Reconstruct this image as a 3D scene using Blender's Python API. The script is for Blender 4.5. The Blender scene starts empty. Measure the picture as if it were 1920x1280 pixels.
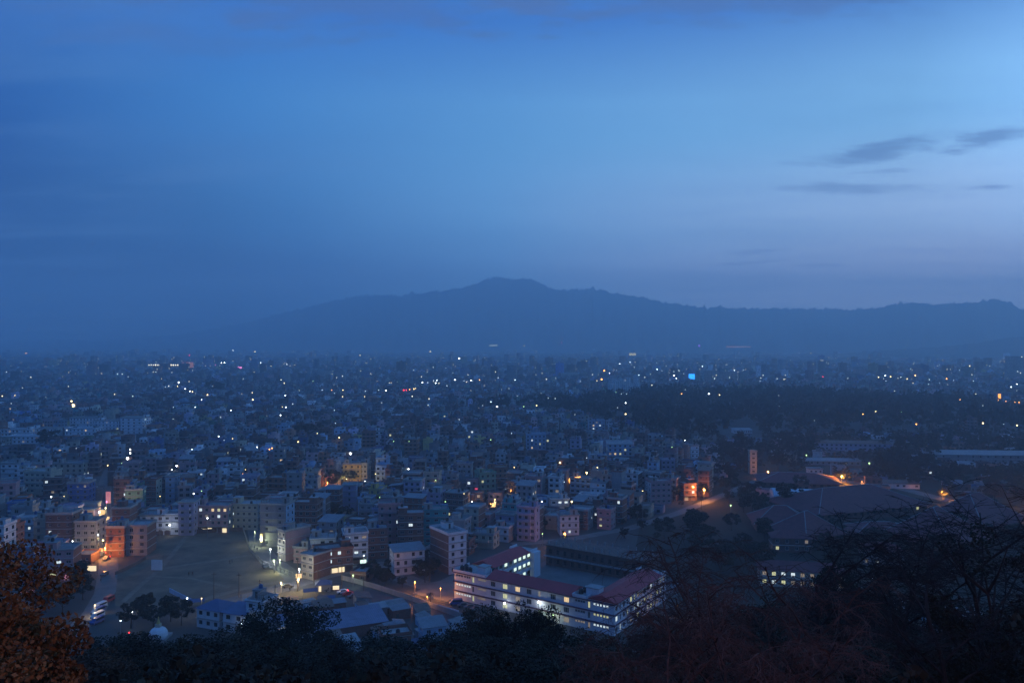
import bpy, math, random
import numpy as np
from mathutils import Vector, Matrix, noise

R = math.radians
rng = random.Random(7)
nrg = np.random.default_rng(11)
S = bpy.context.scene
C = S.collection

# ------------------------------------------------------------------ camera
H = 90.0            # the viewpoint stands 90 m above the valley floor
F = 1458.0          # focal length in pixels of the 1920 px photograph
cam_d = bpy.data.cameras.new('camera')
cam_d.sensor_width = 36.0
cam_d.lens = F / 1920 * 36
cam_d.clip_start = 0.3
cam_d.clip_end = 80000
cam = bpy.data.objects.new('camera', cam_d)
C.objects.link(cam)
cam.location = (0, 0, H)
cam.rotation_euler = (R(90), 0, 0)
S.camera = cam
S.view_settings.view_transform = 'Standard'
S.view_settings.look = 'None'
S.view_settings.gamma = 1
S.view_settings.use_curve_mapping = False
S.view_settings.exposure = 0.12
S.cycles.max_bounces = 5
S.cycles.diffuse_bounces = 2
S.cycles.glossy_bounces = 2
S.cycles.volume_bounces = 3
S.cycles.transparent_max_bounces = 8
S.cycles.use_denoising = True
S.cycles.sample_clamp_indirect = 1.5
S.cycles.use_light_tree = True

# ------------------------------------------------------------------ sky
world = bpy.data.worlds.new('World')
S.world = world
world.use_nodes = True
NT = world.node_tree
NT.nodes.clear()
N = NT.nodes


def nd(tree, kind, **kw):
    n = tree.nodes.new(kind)
    for k, v in kw.items():
        setattr(n, k, v)
    return n


class G:
    """tiny expression helper for node graphs"""
    def __init__(s, tree):
        s.t = tree

    def m(s, op, a, b=None, c=None, clamp=False):
        n = nd(s.t, 'ShaderNodeMath', operation=op, use_clamp=clamp)
        for i, v in enumerate((a, b, c)):
            if v is None:
                continue
            if isinstance(v, (int, float)):
                n.inputs[i].default_value = v
            else:
                s.t.links.new(v, n.inputs[i])
        return n.outputs[0]

    def mix(s, f, a, b, mode='MIX'):
        n = nd(s.t, 'ShaderNodeMix', data_type='RGBA', blend_type=mode)
        for sock, v in ((n.inputs[0], f), (n.inputs[6], a), (n.inputs[7], b)):
            if isinstance(v, (int, float)):
                sock.default_value = v
            elif isinstance(v, tuple):
                sock.default_value = (*v[:3], 1)
            else:
                s.t.links.new(v, sock)
        return n.outputs[2]

    def ramp(s, f, stops, interp='LINEAR'):
        n = nd(s.t, 'ShaderNodeValToRGB')
        n.color_ramp.interpolation = interp
        e = n.color_ramp.elements
        while len(e) < len(stops):
            e.new(0.5)
        for el, (p, c) in zip(e, stops):
            el.position = p
            el.color = (*c[:3], 1) if isinstance(c, tuple) else (c, c, c, 1)
        s.t.links.new(f, n.inputs[0])
        return n.outputs[0]

    def noise(s, vec, scale, detail=4, rough=0.55, w=None):
        n = nd(s.t, 'ShaderNodeTexNoise')
        n.inputs['Scale'].default_value = scale
        n.inputs['Detail'].default_value = detail
        n.inputs['Roughness'].default_value = rough
        if vec is not None:
            s.t.links.new(vec, n.inputs['Vector'])
        return n.outputs[0]


def srgb(*c):
    return tuple(((v / 255) / 12.92 if v / 255 < 0.04045 else ((v / 255 + 0.055) / 1.055) ** 2.4) for v in c)


g = G(NT)
tc = nd(NT, 'ShaderNodeTexCoord')
sep = nd(NT, 'ShaderNodeSeparateXYZ')
nrm = nd(NT, 'ShaderNodeVectorMath', operation='NORMALIZE')
NT.links.new(tc.outputs['Generated'], nrm.inputs[0])
NT.links.new(nrm.outputs[0], sep.inputs[0])
dx, dy, dz = sep.outputs
GA, GE = R(62), R(9)          # the afterglow lies out of frame on the right
gv = (math.sin(GA) * math.cos(GE), math.cos(GA) * math.cos(GE), math.sin(GE))
dotg = g.m('ADD', g.m('ADD', g.m('MULTIPLY', dx, gv[0]), g.m('MULTIPLY', dy, gv[1])), g.m('MULTIPLY', dz, gv[2]))
t = g.m('MULTIPLY_ADD', dotg, 0.5, 0.5)
def K(*c):
    return tuple(v * 0.5 for v in c)


base = g.ramp(t, [(0.0, K(.018, .09, .44)), (0.30, K(.016, .09, .42)), (0.47, K(.013, .085, .34)), (0.60, K(.075, .31, .70)), (0.74, K(.175, .50, .88)),
                  (0.91, K(.36, .78, 1.16)), (1.0, K(.75, 1.5, 2.4))])
# towards the horizon the sky turns paler and a little mauve
hz = g.ramp(g.m('ABSOLUTE', dz), [(0.0, 1.0), (0.07, 0.9), (0.14, 0.4), (0.26, 0.0)], 'EASE')
hcol = g.ramp(t, [(0.0, K(.022, .10, .42)), (0.30, K(.022, .09, .36)), (0.47, K(.008, .03, .10)), (0.57, K(.012, .045, .14)), (0.62, K(.05, .16, .42)), (0.73, K(.29, .63, 1.15)), (0.93, K(1.32, 1.34, 1.68)), (1.0, K(1.25, 1.75, 2.6))])
col = g.mix(hz, base, hcol)
# higher up the sky deepens
up = g.ramp(dz, [(0.0, 0.0), (0.17, 0.0), (0.29, 0.26), (0.38, 0.88), (0.6, 0.88), (1.0, 0.9)])
col = g.mix(up, col, K(.028, .150, .58))
# wispy high cloud, laid out on a flat layer overhead so that it converges towards the horizon
den = g.m('ADD', g.m('MAXIMUM', dz, 0.0), 0.06)
cu = g.m('DIVIDE', dx, den)
cv = g.m('DIVIDE', dy, den)
cmb = nd(NT, 'ShaderNodeCombineXYZ')
NT.links.new(g.m('ADD', g.m('MULTIPLY', cu, 0.42), g.m('MULTIPLY', cv, 0.25)), cmb.inputs[0])
NT.links.new(g.m('MULTIPLY', cv, 0.9), cmb.inputs[1])
w1 = g.noise(cmb.outputs[0], 0.9, 6, 0.6)
leftness = g.ramp(t, [(0.35, 1.0), (0.72, 0.35), (1.0, 0.25)])
wl = g.m('MULTIPLY', g.ramp(w1, [(0.44, 0.0), (0.66, 1.0)], 'EASE'), leftness)
col = g.mix(g.m('MULTIPLY', wl, 0.55), col, K(.13, .30, .62))
w2 = g.noise(cmb.outputs[0], 0.5, 5, 0.6)
wd = g.ramp(w2, [(0.48, 0.0), (0.72, 1.0)], 'EASE')
col = g.mix(g.m('MULTIPLY', wd, 0.22), col, K(.07, .16, .42))
# single clouds: soft long patches with ragged edges, given by tan(azimuth) and tan(elevation)
ysafe = g.m('MAXIMUM', dy, 0.05)
U = g.m('DIVIDE', dx, ysafe)
V = g.m('DIVIDE', dz, ysafe)
cm2 = nd(NT, 'ShaderNodeCombineXYZ')
NT.links.new(g.m('MULTIPLY', U, 9.0), cm2.inputs[0])
NT.links.new(g.m('MULTIPLY', V, 40.0), cm2.inputs[1])
rag = g.noise(cm2.outputs[0], 1.0, 5, 0.62)
front = g.m('GREATER_THAN', dy, 0.06)


def cloud(px, py, rx, ry, slope, amount):
    global col
    cu_, cv_ = (px - 960) / F, (640 - py) / F
    du = g.m('SUBTRACT', U, cu_)
    dv = g.m('SUBTRACT', g.m('SUBTRACT', V, cv_), g.m('MULTIPLY', du, slope))
    r = g.m('SQRT', g.m('ADD', g.m('POWER', g.m('DIVIDE', g.m('ABSOLUTE', du), rx / F), 2.0), g.m('POWER', g.m('DIVIDE', g.m('ABSOLUTE', dv), ry / F), 2.0)))
    k = g.m('ADD', g.m('SUBTRACT', 1.0, r), g.m('MULTIPLY', g.m('SUBTRACT', rag, 0.5), 3.0))
    k = g.m('MULTIPLY', g.ramp(k, [(0.05, 0.0), (0.9, 1.0)], 'EASE'), front)
    col = g.mix(g.m('MULTIPLY', k, amount), col, K(.09, .16, .38))


cloud(1640, 285, 185, 26, 0.17, 0.60)
cloud(1860, 260, 120, 22, 0.17, 0.58)
cloud(1600, 352, 170, 14, 0.0, 0.42)
cloud(1650, 322, 90, 9, 0.05, 0.30)
cloud(1855, 351, 60, 8, 0.0, 0.55)
cloud(1385, 495, 85, 9, 0.06, 0.35)
cloud(1410, 473, 60, 6, 0.1, 0.25)
cloud(1545, 498, 60, 6, 0.0, 0.28)
cloud(1340, 0, 620, 60, 0.03, 0.62)
cloud(720, 10, 520, 72, 0.03, 0.55)
cloud(300, 60, 420, 60, -0.12, 0.30)
bg = nd(NT, 'ShaderNodeBackground')
NT.links.new(col, bg.inputs[0])
bg.inputs[1].default_value = 2.0
wo = nd(NT, 'ShaderNodeOutputWorld')
NT.links.new(bg.outputs[0], wo.inputs[0])

# ------------------------------------------------------------------ helpers


def at(px, py, z=0.0):
    """the point of the valley floor (or of height z) that lies in this direction"""
    Y = F * (H - z) / (py - 640)
    return Vector(((px - 960) / F * Y, Y, z))


def to_px(x, y, z=0.0):
    return 960 + F * x / y, 640 + F * (H - z) / y


def tag(o, label=None, cat=None, group=None, kind=None):
    if label:
        o['label'] = label
    if cat:
        o['category'] = cat
    if group:
        o['group'] = group
    if kind:
        o['kind'] = kind
    return o


def link(o, parent=None):
    C.objects.link(o)
    if parent is not None:
        o.parent = parent
    return o


def thing(name, loc=(0, 0, 0), rz=0.0, label=None, cat=None, group=None):
    o = bpy.data.objects.new(name, None)
    o.empty_display_size = 0.5
    C.objects.link(o)
    o.location = loc
    o.rotation_euler = (0, 0, rz)
    return tag(o, label, cat, group)


def copy_tree(o, parent=None):
    c = o.copy()
    C.objects.link(c)
    if parent is not None:
        c.parent = parent
    for ch in o.children:
        copy_tree(ch, c)
    return c


class MB:
    def __init__(s):
        s.v, s.f, s.mi = [], [], []

    def face(s, pts, m=0):
        b = len(s.v)
        s.v.extend(tuple(p) for p in pts)
        s.f.append(tuple(range(b, b + len(pts))))
        s.mi.append(m)

    def box(s, x0, x1, y0, y1, z0, z1, m=0, bottom=True):
        b = len(s.v)
        s.v += [(x0, y0, z0), (x1, y0, z0), (x1, y1, z0), (x0, y1, z0), (x0, y0, z1), (x1, y0, z1), (x1, y1, z1), (x0, y1, z1)]
        fs = [(0, 1, 5, 4), (1, 2, 6, 5), (2, 3, 7, 6), (3, 0, 4, 7), (4, 5, 6, 7)]
        if bottom:
            fs.append((3, 2, 1, 0))
        for q in fs:
            s.f.append(tuple(b + i for i in q))
            s.mi.append(m)
        return s

    def tube(s, a, b, r0, r1=None, n=6, m=0, cap=True):
        a, b = Vector(a), Vector(b)
        r1 = r0 if r1 is None else r1
        d = (b - a)
        if d.length < 1e-6:
            return s
        d.normalize()
        u = d.orthogonal().normalized()
        w = d.cross(u)
        k = len(s.v)
        for p, r in ((a, r0), (b, r1)):
            for i in range(n):
                an = 2 * math.pi * i / n
                s.v.append(tuple(p + u * (math.cos(an) * r) + w * (math.sin(an) * r)))
        for i in range(n):
            j = (i + 1) % n
            s.f.append((k + i, k + j, k + n + j, k + n + i))
            s.mi.append(m)
        if cap:
            s.f.append(tuple(k + n + i for i in range(n)))
            s.mi.append(m)
            s.f.append(tuple(k + n - 1 - i for i in range(n)))
            s.mi.append(m)
        return s

    def lathe(s, prof, n=12, m=0, c=(0, 0, 0)):
        k = len(s.v)
        for r, z in prof:
            for i in range(n):
                an = 2 * math.pi * i / n
                s.v.append((c[0] + r * math.cos(an), c[1] + r * math.sin(an), c[2] + z))
        for q in range(len(prof) - 1):
            for i in range(n):
                j = (i + 1) % n
                s.f.append((k + q * n + i, k + q * n + j, k + (q + 1) * n + j, k + (q + 1) * n + i))
                s.mi.append(m)
        return s

    def mesh(s, name, *mats):
        me = bpy.data.meshes.new(name)
        me.from_pydata(s.v, [], s.f)
        for x in mats:
            me.materials.append(x)
        if len(mats) > 1:
            me.polygons.foreach_set('material_index', s.mi)
        me.update()
        return me

    def build(s, name, parent, *mats, loc=None, rz=None):
        o = bpy.data.objects.new(name, s.mesh(name, *mats))
        link(o, parent)
        if loc is not None:
            o.location = loc
        if rz is not None:
            o.rotation_euler[2] = rz
        return o


def inst(name, me, parent=None, loc=(0, 0, 0), rz=0.0, sc=None):
    o = bpy.data.objects.new(name, me)
    link(o, parent)
    o.location = loc
    o.rotation_euler = (0, 0, rz)
    if sc is not None:
        o.scale = sc if isinstance(sc, tuple) else (sc, sc, sc)
    return o


# ------------------------------------------------------------------ materials
MT = {}


def mat(name, color, rough=0.85, vary=0.25, scale=0.6, bump=0.0, metal=0.0, streak=False, brick=False, corr=0.0, spec=0.3):
    if name in MT:
        return MT[name]
    if name.startswith('plaster') and name not in ('plaster_white', 'plaster_pale_blue'):
        color = tuple(c * 0.88 for c in color)
    m = bpy.data.materials.new(name)
    m.use_nodes = True
    t = m.node_tree
    b = t.nodes['Principled BSDF']
    q = G(t)
    tcn = nd(t, 'ShaderNodeTexCoord')
    vec = tcn.outputs['Object']
    dark = tuple(c * (1 - vary) for c in color)
    lite = tuple(min(1, c * (1 + vary)) for c in color)
    if streak:
        mp = nd(t, 'ShaderNodeMapping')
        mp.inputs['Scale'].default_value = (1.0, 1.0, 0.18)
        t.links.new(vec, mp.inputs[0])
        nz = q.noise(mp.outputs[0], scale, 6, 0.65)
    else:
        nz = q.noise(vec, scale, 6, 0.65)
    c = q.mix(q.ramp(nz, [(0.3, 0.0), (0.7, 1.0)]), dark, lite)
    n2 = q.noise(vec, scale * 0.17, 3, 0.5)
    c = q.mix(q.m('MULTIPLY', q.ramp(n2, [(0.45, 0.0), (0.7, 1.0)]), 0.45), c, tuple(x * 0.62 for x in color))
    h = None
    if brick:
        bt = nd(t, 'ShaderNodeTexBrick')
        bt.inputs['Scale'].default_value = 1.0
        bt.inputs['Brick Width'].default_value = 0.46
        bt.inputs['Row Height'].default_value = 0.2
        bt.inputs['Mortar Size'].default_value = 0.03
        sx = nd(t, 'ShaderNodeSeparateXYZ')
        t.links.new(vec, sx.inputs[0])
        cx = nd(t, 'ShaderNodeCombineXYZ')
        t.links.new(q.m('ADD', sx.outputs[0], sx.outputs[1]), cx.inputs[0])
        t.links.new(sx.outputs[2], cx.inputs[1])
        t.links.new(cx.outputs[0], bt.inputs['Vector'])
        bt.inputs['Color1'].default_value = (0.8, 0.8, 0.8, 1)
        bt.inputs['Color2'].default_value = (1.15, 1.15, 1.15, 1)
        bt.inputs['Mortar'].default_value = (0.75, 0.75, 0.75, 1)
        c = q.mix(1.0, c, bt.outputs[0], 'MULTIPLY')
    if corr:
        sx = nd(t, 'ShaderNodeSeparateXYZ')
        t.links.new(vec, sx.inputs[0])
        h = q.m('SINE', q.m('MULTIPLY', sx.outputs[0], corr))
    t.links.new(c, b.inputs['Base Color'])
    b.inputs['Roughness'].default_value = rough
    b.inputs['Metallic'].default_value = metal
    b.inputs['Specular IOR Level'].default_value = spec
    if bump or h is not None:
        bp = nd(t, 'ShaderNodeBump')
        bp.inputs['Strength'].default_value = bump or 0.5
        bp.inputs['Distance'].default_value = 0.05
        t.links.new(h if h is not None else nz, bp.inputs['Height'])
        t.links.new(bp.outputs[0], b.inputs['Normal'])
    MT[name] = m
    return m


def emit(name, color, strength, sample=False):
    if name in MT:
        return MT[name]
    m = bpy.data.materials.new(name)
    m.use_nodes = True
    t = m.node_tree
    b = t.nodes['Principled BSDF']
    b.inputs['Base Color'].default_value = (0.3, 0.3, 0.3, 1)
    b.inputs['Emission Color'].default_value = (*color, 1)
    b.inputs['Emission Strength'].default_value = strength
    if not sample:
        m.cycles.emission_sampling = 'NONE'
    MT[name] = m
    return m


def leafmat(name, c1, c2, scale=0.5):
    m = bpy.data.materials.new(name)
    m.use_nodes = True
    t = m.node_tree
    b = t.nodes['Principled BSDF']
    q = G(t)
    tcn = nd(t, 'ShaderNodeTexCoord')
    oi = nd(t, 'ShaderNodeObjectInfo')
    nz = q.noise(tcn.outputs['Object'], scale, 3, 0.6)
    f = q.m('ADD', q.ramp(nz, [(0.35, 0.0), (0.65, 1.0)]), q.m('MULTIPLY', q.m('SUBTRACT', oi.outputs['Random'], 0.5), 0.4), clamp=True)
    t.links.new(q.mix(f, c1, c2), b.inputs['Base Color'])
    b.inputs['Roughness'].default_value = 0.7
    b.inputs['Specular IOR Level'].default_value = 0.2
    MT[name] = m
    return m


WALLS = {
    'bright white': mat('limewash_white', (0.74, 0.74, 0.76), 0.85, 0.08, 0.5, streak=True),
    'white': mat('plaster_white', (0.62, 0.62, 0.62), 0.85, 0.12, 0.5, streak=True),
    'cream': mat('plaster_cream', (0.52, 0.46, 0.34), 0.85, 0.14, 0.5, streak=True),
    'grey': mat('concrete_grey', (0.26, 0.26, 0.26), 0.9, 0.22, 0.5, streak=True),
    'brick': mat('brick_red', (0.25, 0.115, 0.085), 0.9, 0.22, 0.6, brick=True),
    'brown brick': mat('brick_brown', (0.17, 0.105, 0.085), 0.9, 0.25, 0.6, brick=True),
    'pink': mat('plaster_pink', (0.48, 0.29, 0.29), 0.85, 0.14, 0.5, streak=True),
    'pale blue': mat('plaster_pale_blue', (0.30, 0.42, 0.55), 0.85, 0.14, 0.5, streak=True),
    'blue': mat('plaster_blue', (0.10, 0.18, 0.42), 0.85, 0.14, 0.5, streak=True),
    'teal': mat('plaster_teal', (0.08, 0.36, 0.36), 0.85, 0.14, 0.5, streak=True),
    'yellow': mat('plaster_yellow', (0.58, 0.42, 0.14), 0.85, 0.14, 0.5, streak=True),
    'lavender': mat('plaster_lavender', (0.40, 0.36, 0.48), 0.85, 0.14, 0.5, streak=True),
    'terracotta': mat('plaster_terracotta', (0.38, 0.17, 0.10), 0.85, 0.16, 0.5, streak=True),
    'green': mat('plaster_green', (0.22, 0.36, 0.24), 0.85, 0.14, 0.5, streak=True),
}
M_conc = WALLS['grey']
M_slab = mat('concrete_pale', (0.36, 0.35, 0.33), 0.9, 0.2, 0.8)
M_roofc = mat('roof_concrete', (0.22, 0.215, 0.205), 0.95, 0.35, 0.35)
M_roofw = mat('roof_whitewash', (0.30, 0.29, 0.28), 0.9, 0.25, 0.3)
M_metal = mat('corrugated_sheet', (0.19, 0.195, 0.21), 0.5, 0.25, 0.3, bump=0.6, corr=18.0, metal=0.3)
M_metalb = mat('corrugated_blue', (0.09, 0.115, 0.20), 0.55, 0.2, 0.3, bump=0.6, corr=18.0)
M_rust = mat('corrugated_rusty', (0.20, 0.12, 0.09), 0.8, 0.3, 0.5, bump=0.6, corr=18.0)
M_redroof = mat('red_sheet_roof', (0.42, 0.045, 0.05), 0.6, 0.16, 0.4, bump=0.5, corr=9.0)
M_tile = mat('clay_tile_roof', (0.17, 0.050, 0.050), 0.8, 0.2, 0.5, bump=0.6, corr=14.0)
M_tank = mat('tank_plastic', (0.02, 0.02, 0.022), 0.5, 0.2)
M_tankb = mat('tank_blue', (0.04, 0.10, 0.22), 0.5, 0.2)
M_glass = mat('window_glass', (0.02, 0.025, 0.03), 0.12, 0.3, spec=0.5)
M_frame = mat('window_frame', (0.12, 0.08, 0.06), 0.6, 0.2)
M_framew = mat('window_frame_white', (0.5, 0.5, 0.5), 0.6, 0.1)
M_dark = mat('dark_opening', (0.03, 0.028, 0.027), 0.9, 0.3)
M_steel = mat('galvanised_steel', (0.25, 0.25, 0.26), 0.5, 0.15, metal=0.5)
M_wood = mat('weathered_wood', (0.10, 0.075, 0.055), 0.9, 0.3)
M_bark = mat('bark', (0.055, 0.042, 0.034), 0.95, 0.3, 3.0)
M_barkr = mat('bark_reddish', (0.13, 0.07, 0.05), 0.95, 0.3, 3.0)
M_asph = mat('asphalt', (0.055, 0.055, 0.06), 0.75, 0.3, 0.4)
M_dustroad = mat('dusty_road', (0.17, 0.155, 0.14), 0.9, 0.25, 0.2)
M_dirt = mat('field_dirt', (0.17, 0.12, 0.075), 0.95, 0.45, 0.09)
M_court = mat('courtyard_concrete', (0.16, 0.15, 0.14), 0.95, 0.25, 0.12)
M_kerb = mat('kerb_stone', (0.3, 0.3, 0.29), 0.9, 0.2)
M_cloth = mat('tarpaulin_blue', (0.04, 0.08, 0.18), 0.7, 0.2)
M_tyre = mat('tyre_rubber', (0.02, 0.02, 0.02), 0.9, 0.1)

E_warm = emit('lit_pane_warm', (1.0, 0.70, 0.34), 0.85)
E_cool = emit('lit_pane_cool', (0.78, 0.92, 0.95), 0.9)
E_yel = emit('lit_pane_yellow', (0.86, 0.86, 0.42), 0.62)
E_dim = emit('lit_pane_dim', (0.95, 0.72, 0.40), 0.22)
E_white = emit('lamp_white', (0.86, 0.94, 1.0), 12.0)
E_whited = emit('lamp_white_faint', (0.80, 0.92, 1.0), 2.2)
E_yell = emit('lamp_yellow', (1.0, 0.72, 0.28), 6.0)
E_oran = emit('lamp_orange', (1.0, 0.34, 0.05), 9.0)
E_red = emit('lamp_red', (1.0, 0.02, 0.02), 9.0, True)
E_pink = emit('lamp_pink', (1.0, 0.16, 0.45), 3.0)
E_purp = emit('lamp_purple', (0.35, 0.06, 1.0), 3.0)
E_blue = emit('screen_blue', (0.02, 0.35, 1.0), 2.4)
E_cyan = emit('screen_cyan', (0.15, 0.9, 1.0), 3.0)
E_green = emit('lamp_green', (0.55, 1.0, 0.35), 2.5)
E_shop = emit('shop_light', (1.0, 0.80, 0.46), 1.0, True)
E_shopw = emit('shop_light_cool', (0.75, 1.0, 0.85), 1.3, True)
E_shopp = emit('shop_light_pink', (1.0, 0.42, 0.55), 0.7, True)
EM = {'w': E_white, 'd': E_whited, 'y': E_yell, 'o': E_oran, 'r': E_red, 'p': E_pink, 'v': E_purp, 'g': E_green, 'b': E_blue}

# ------------------------------------------------------------------ terrain


def hill_z(x, y):
    """the wooded temple hill that carries the viewpoint"""
    if y < 0:
        z = 86.0 - 0.02 * max(0, -y)
    elif y < 14:
        z = 86.0 - 0.30 * y
    else:
        z = 81.8 - 0.455 * (y - 14)
    z -= max(0, abs(x) - 60) * 0.12
    z += 1.6 * noise.noise(Vector((x * 0.03, y * 0.03, 3.1)))
    if y < -200:
        z -= (-200 - y) * 0.4
    return z


def grid_mesh(xs, ys, fn):
    nx, ny = len(xs), len(ys)
    v = [(x, y, fn(x, y)) for y in ys for x in xs]
    f = [(j * nx + i, j * nx + i + 1, (j + 1) * nx + i + 1, (j + 1) * nx + i) for j in range(ny - 1) for i in range(nx - 1)]
    return v, f


def mesh_obj(name, v, f, m, parent=None):
    me = bpy.data.meshes.new(name)
    me.from_pydata(v, [], f)
    me.materials.append(m)
    me.update()
    o = bpy.data.objects.new(name, me)
    return link(o, parent)


M_ground = mat('valley_ground', (0.075, 0.07, 0.06), 0.95, 0.4, 0.02)
M_hillg = mat('hillside_soil', (0.03, 0.026, 0.018), 0.98, 0.4, 0.3)
v, f = grid_mesh([-8800, 8800], [-2800, 8800], lambda x, y: 0.0)
tag(mesh_obj('ground', v, f, M_ground), kind='structure')
xs = [-420 + 12 * i for i in range(71)]
ys = [-260 + 9 * i for i in range(54)]
v, f = grid_mesh(xs, ys, lambda x, y: max(-0.6, hill_z(x, y)))
tag(mesh_obj('hillside', v, f, M_hillg), kind='structure')

# mountains: (pixel column, ridge row, distance in km)
M_mount = mat('mountain_forest', (0.035, 0.045, 0.04), 0.95, 0.3, 0.0008)


def ridge(name, pts, front, seed, rough):
    cols = []
    x0, x1 = pts[0][0], pts[-1][0]
    n = int((x1 - x0) / 2.5)
    for i in range(n + 1):
        px = x0 + (x1 - x0) * i / n
        for a, b in zip(pts, pts[1:]):
            if a[0] <= px <= b[0]:
                k = (px - a[0]) / (b[0] - a[0])
                py = a[1] + (b[1] - a[1]) * k
                dk = (a[2] + (b[2] - a[2]) * k) * 1000
                break
        py += rough * (noise.noise(Vector((px * 0.05, seed, 0))) * 4.0 + noise.noise(Vector((px * 0.13, seed, 5))) * 5.5 + noise.noise(Vector((px * 0.37, seed, 9))) * 4.5)
        hz_ = H + (640 - py) / F * dk
        cols.append((px, dk, hz_))
    v, f = [], []
    m = 14
    for px, dk, hh in cols:
        for j in range(m + 3):
            if j <= m:
                s_ = j / m
                dd = dk * (front + (1 - front) * s_)
                z = hh * (s_ ** 1.5)
                gul = noise.noise(Vector((px * 0.02, s_ * 1.7, seed))) + 0.5 * noise.noise(Vector((px * 0.06, s_ * 3, seed + 4)))
                z += gul * hh * 0.22 * math.sin(math.pi * s_)
            else:
                dd = dk * (1 + 0.05 * (j - m))
                z = hh * (1 - 0.45 * (j - m))
            v.append(((px - 960) / F * dd, dd, max(z, -0.5) if j else -0.5))
    w = m + 3
    for i in range(len(cols) - 1):
        for j in range(w - 1):
            f.append((i * w + j, (i + 1) * w + j, (i + 1) * w + j + 1, i * w + j + 1))
    o = mesh_obj(name, v, f, M_mount)
    for p in o.data.polygons:
        p.use_smooth = True
    tag(o, kind='structure')
    return o


ridge('mountain', [(-500, 648, 8.30), (-100, 640, 8.30), (200, 638, 8.30), (330, 628, 8.30), (470, 603, 8.30), (585, 573, 8.20), (660, 557, 8.10), (680, 553, 8.10), (740, 554, 8.00), (800, 548, 8.00), (860, 541, 8.00), (900, 529, 8.00),
                   (916, 523, 8.00), (932, 517, 8.00), (958, 525, 8.00), (974, 523, 8.00), (990, 520, 8.00), (1004, 526, 8.00), (1018, 533, 8.00), (1045, 545, 8.00), (1105, 540, 7.80), (1150, 548, 7.50), (1200, 557, 7.30),
                   (1250, 567, 7.10), (1300, 574, 7.00), (1400, 578, 7.00), (1500, 578, 7.00), (1600, 580, 6.75), (1650, 576, 6.50), (1690, 567, 6.25), (1750, 570, 6.25),
                   (1820, 567, 6.10), (1862, 560, 6.00), (1895, 568, 6.00), (1925, 582, 6.00), (2000, 592, 6.00), (2300, 592, 6.25)], 0.74, 3.0, 1.0)
ridge('hills', [(1560, 664, 4.41), (1660, 656, 4.35), (1760, 650, 4.29), (1830, 643, 4.23), (1885, 634, 4.18), (1930, 630, 4.18), (2050, 622, 4.18), (2400, 630, 4.18)], 0.8, 9.0, 0.5)

# ------------------------------------------------------------------ haze
hb = MB().box(-9000, 9000, -3000, 8950, -1.6, 775)
M_haze = bpy.data.materials.new('haze_air')
M_haze.use_nodes = True
ht = M_haze.node_tree
ht.nodes.clear()
pv = nd(ht, 'ShaderNodeVolumePrincipled')
pv.inputs['Color'].default_value = (0.86, 0.97, 1.0, 1)
pv.inputs['Density'].default_value = 0.000315
pv.inputs['Anisotropy'].default_value = 0.45
ho = nd(ht, 'ShaderNodeOutputMaterial')
ht.links.new(pv.outputs[0], ho.inputs['Volume'])
hz_o = hb.build('haze', None, M_haze)
tag(hz_o, 'blue evening haze lying over the whole valley', 'haze', kind='stuff')
hz_o.display_type = 'WIRE'

# ------------------------------------------------------------------ ground sheets


def sheet(name, pts, m, z=0.01, kind='structure'):
    me = MB()
    me.face([(p[0], p[1], z) for p in pts])
    return tag(me.build(name, None, m), kind=kind)


def strip(name, pts, width, m, z):
    """a road along a centre line of ground points"""
    mb = MB()
    L = []
    for i, p in enumerate(pts):
        a = pts[max(0, i - 1)]
        b = pts[min(len(pts) - 1, i + 1)]
        d = Vector((b[0] - a[0], b[1] - a[1], 0)).normalized()
        n = Vector((-d.y, d.x, 0))
        w = width / 2 if not isinstance(width, (list, tuple)) else width[i] / 2
        L.append((Vector((p[0], p[1], z)) + n * w, Vector((p[0], p[1], z)) - n * w))
    for (a, b), (c, d) in zip(L, L[1:]):
        mb.face([b, d, c, a])
    return tag(mb.build(name, None, m), kind='structure')


PX_FIELD = [(275, 1003), (340, 1000), (455, 995), (468, 1034), (492, 1060), (548, 1082), (548, 1090), (450, 1116), (400, 1130), (330, 1140), (216, 1135), (218, 1075), (272, 1045)]
sheet('sports_ground', [at(*p) for p in PX_FIELD], M_dirt, 0.012)
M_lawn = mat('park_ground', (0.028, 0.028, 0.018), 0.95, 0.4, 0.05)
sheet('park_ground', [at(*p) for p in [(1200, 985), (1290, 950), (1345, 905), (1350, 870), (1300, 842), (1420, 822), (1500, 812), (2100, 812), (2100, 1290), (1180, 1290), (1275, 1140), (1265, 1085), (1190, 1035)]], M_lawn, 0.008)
M_path = mat('worn_path', (0.21, 0.16, 0.11), 0.95, 0.3, 0.3)
for pp, ww in (([(300, 1066), (350, 1058), (410, 1050), (468, 1040)], 2.2), ([(352, 1131), (420, 1112), (480, 1098), (546, 1086)], 3.0), ([(230, 1128), (262, 1098), (300, 1066), (330, 1030), (352, 1002)], 2.0), ([(290, 1080), (360, 1084), (430, 1100)], 1.6)):
    strip('path', [at(*p) for p in pp], ww, M_path, 0.015)
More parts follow.
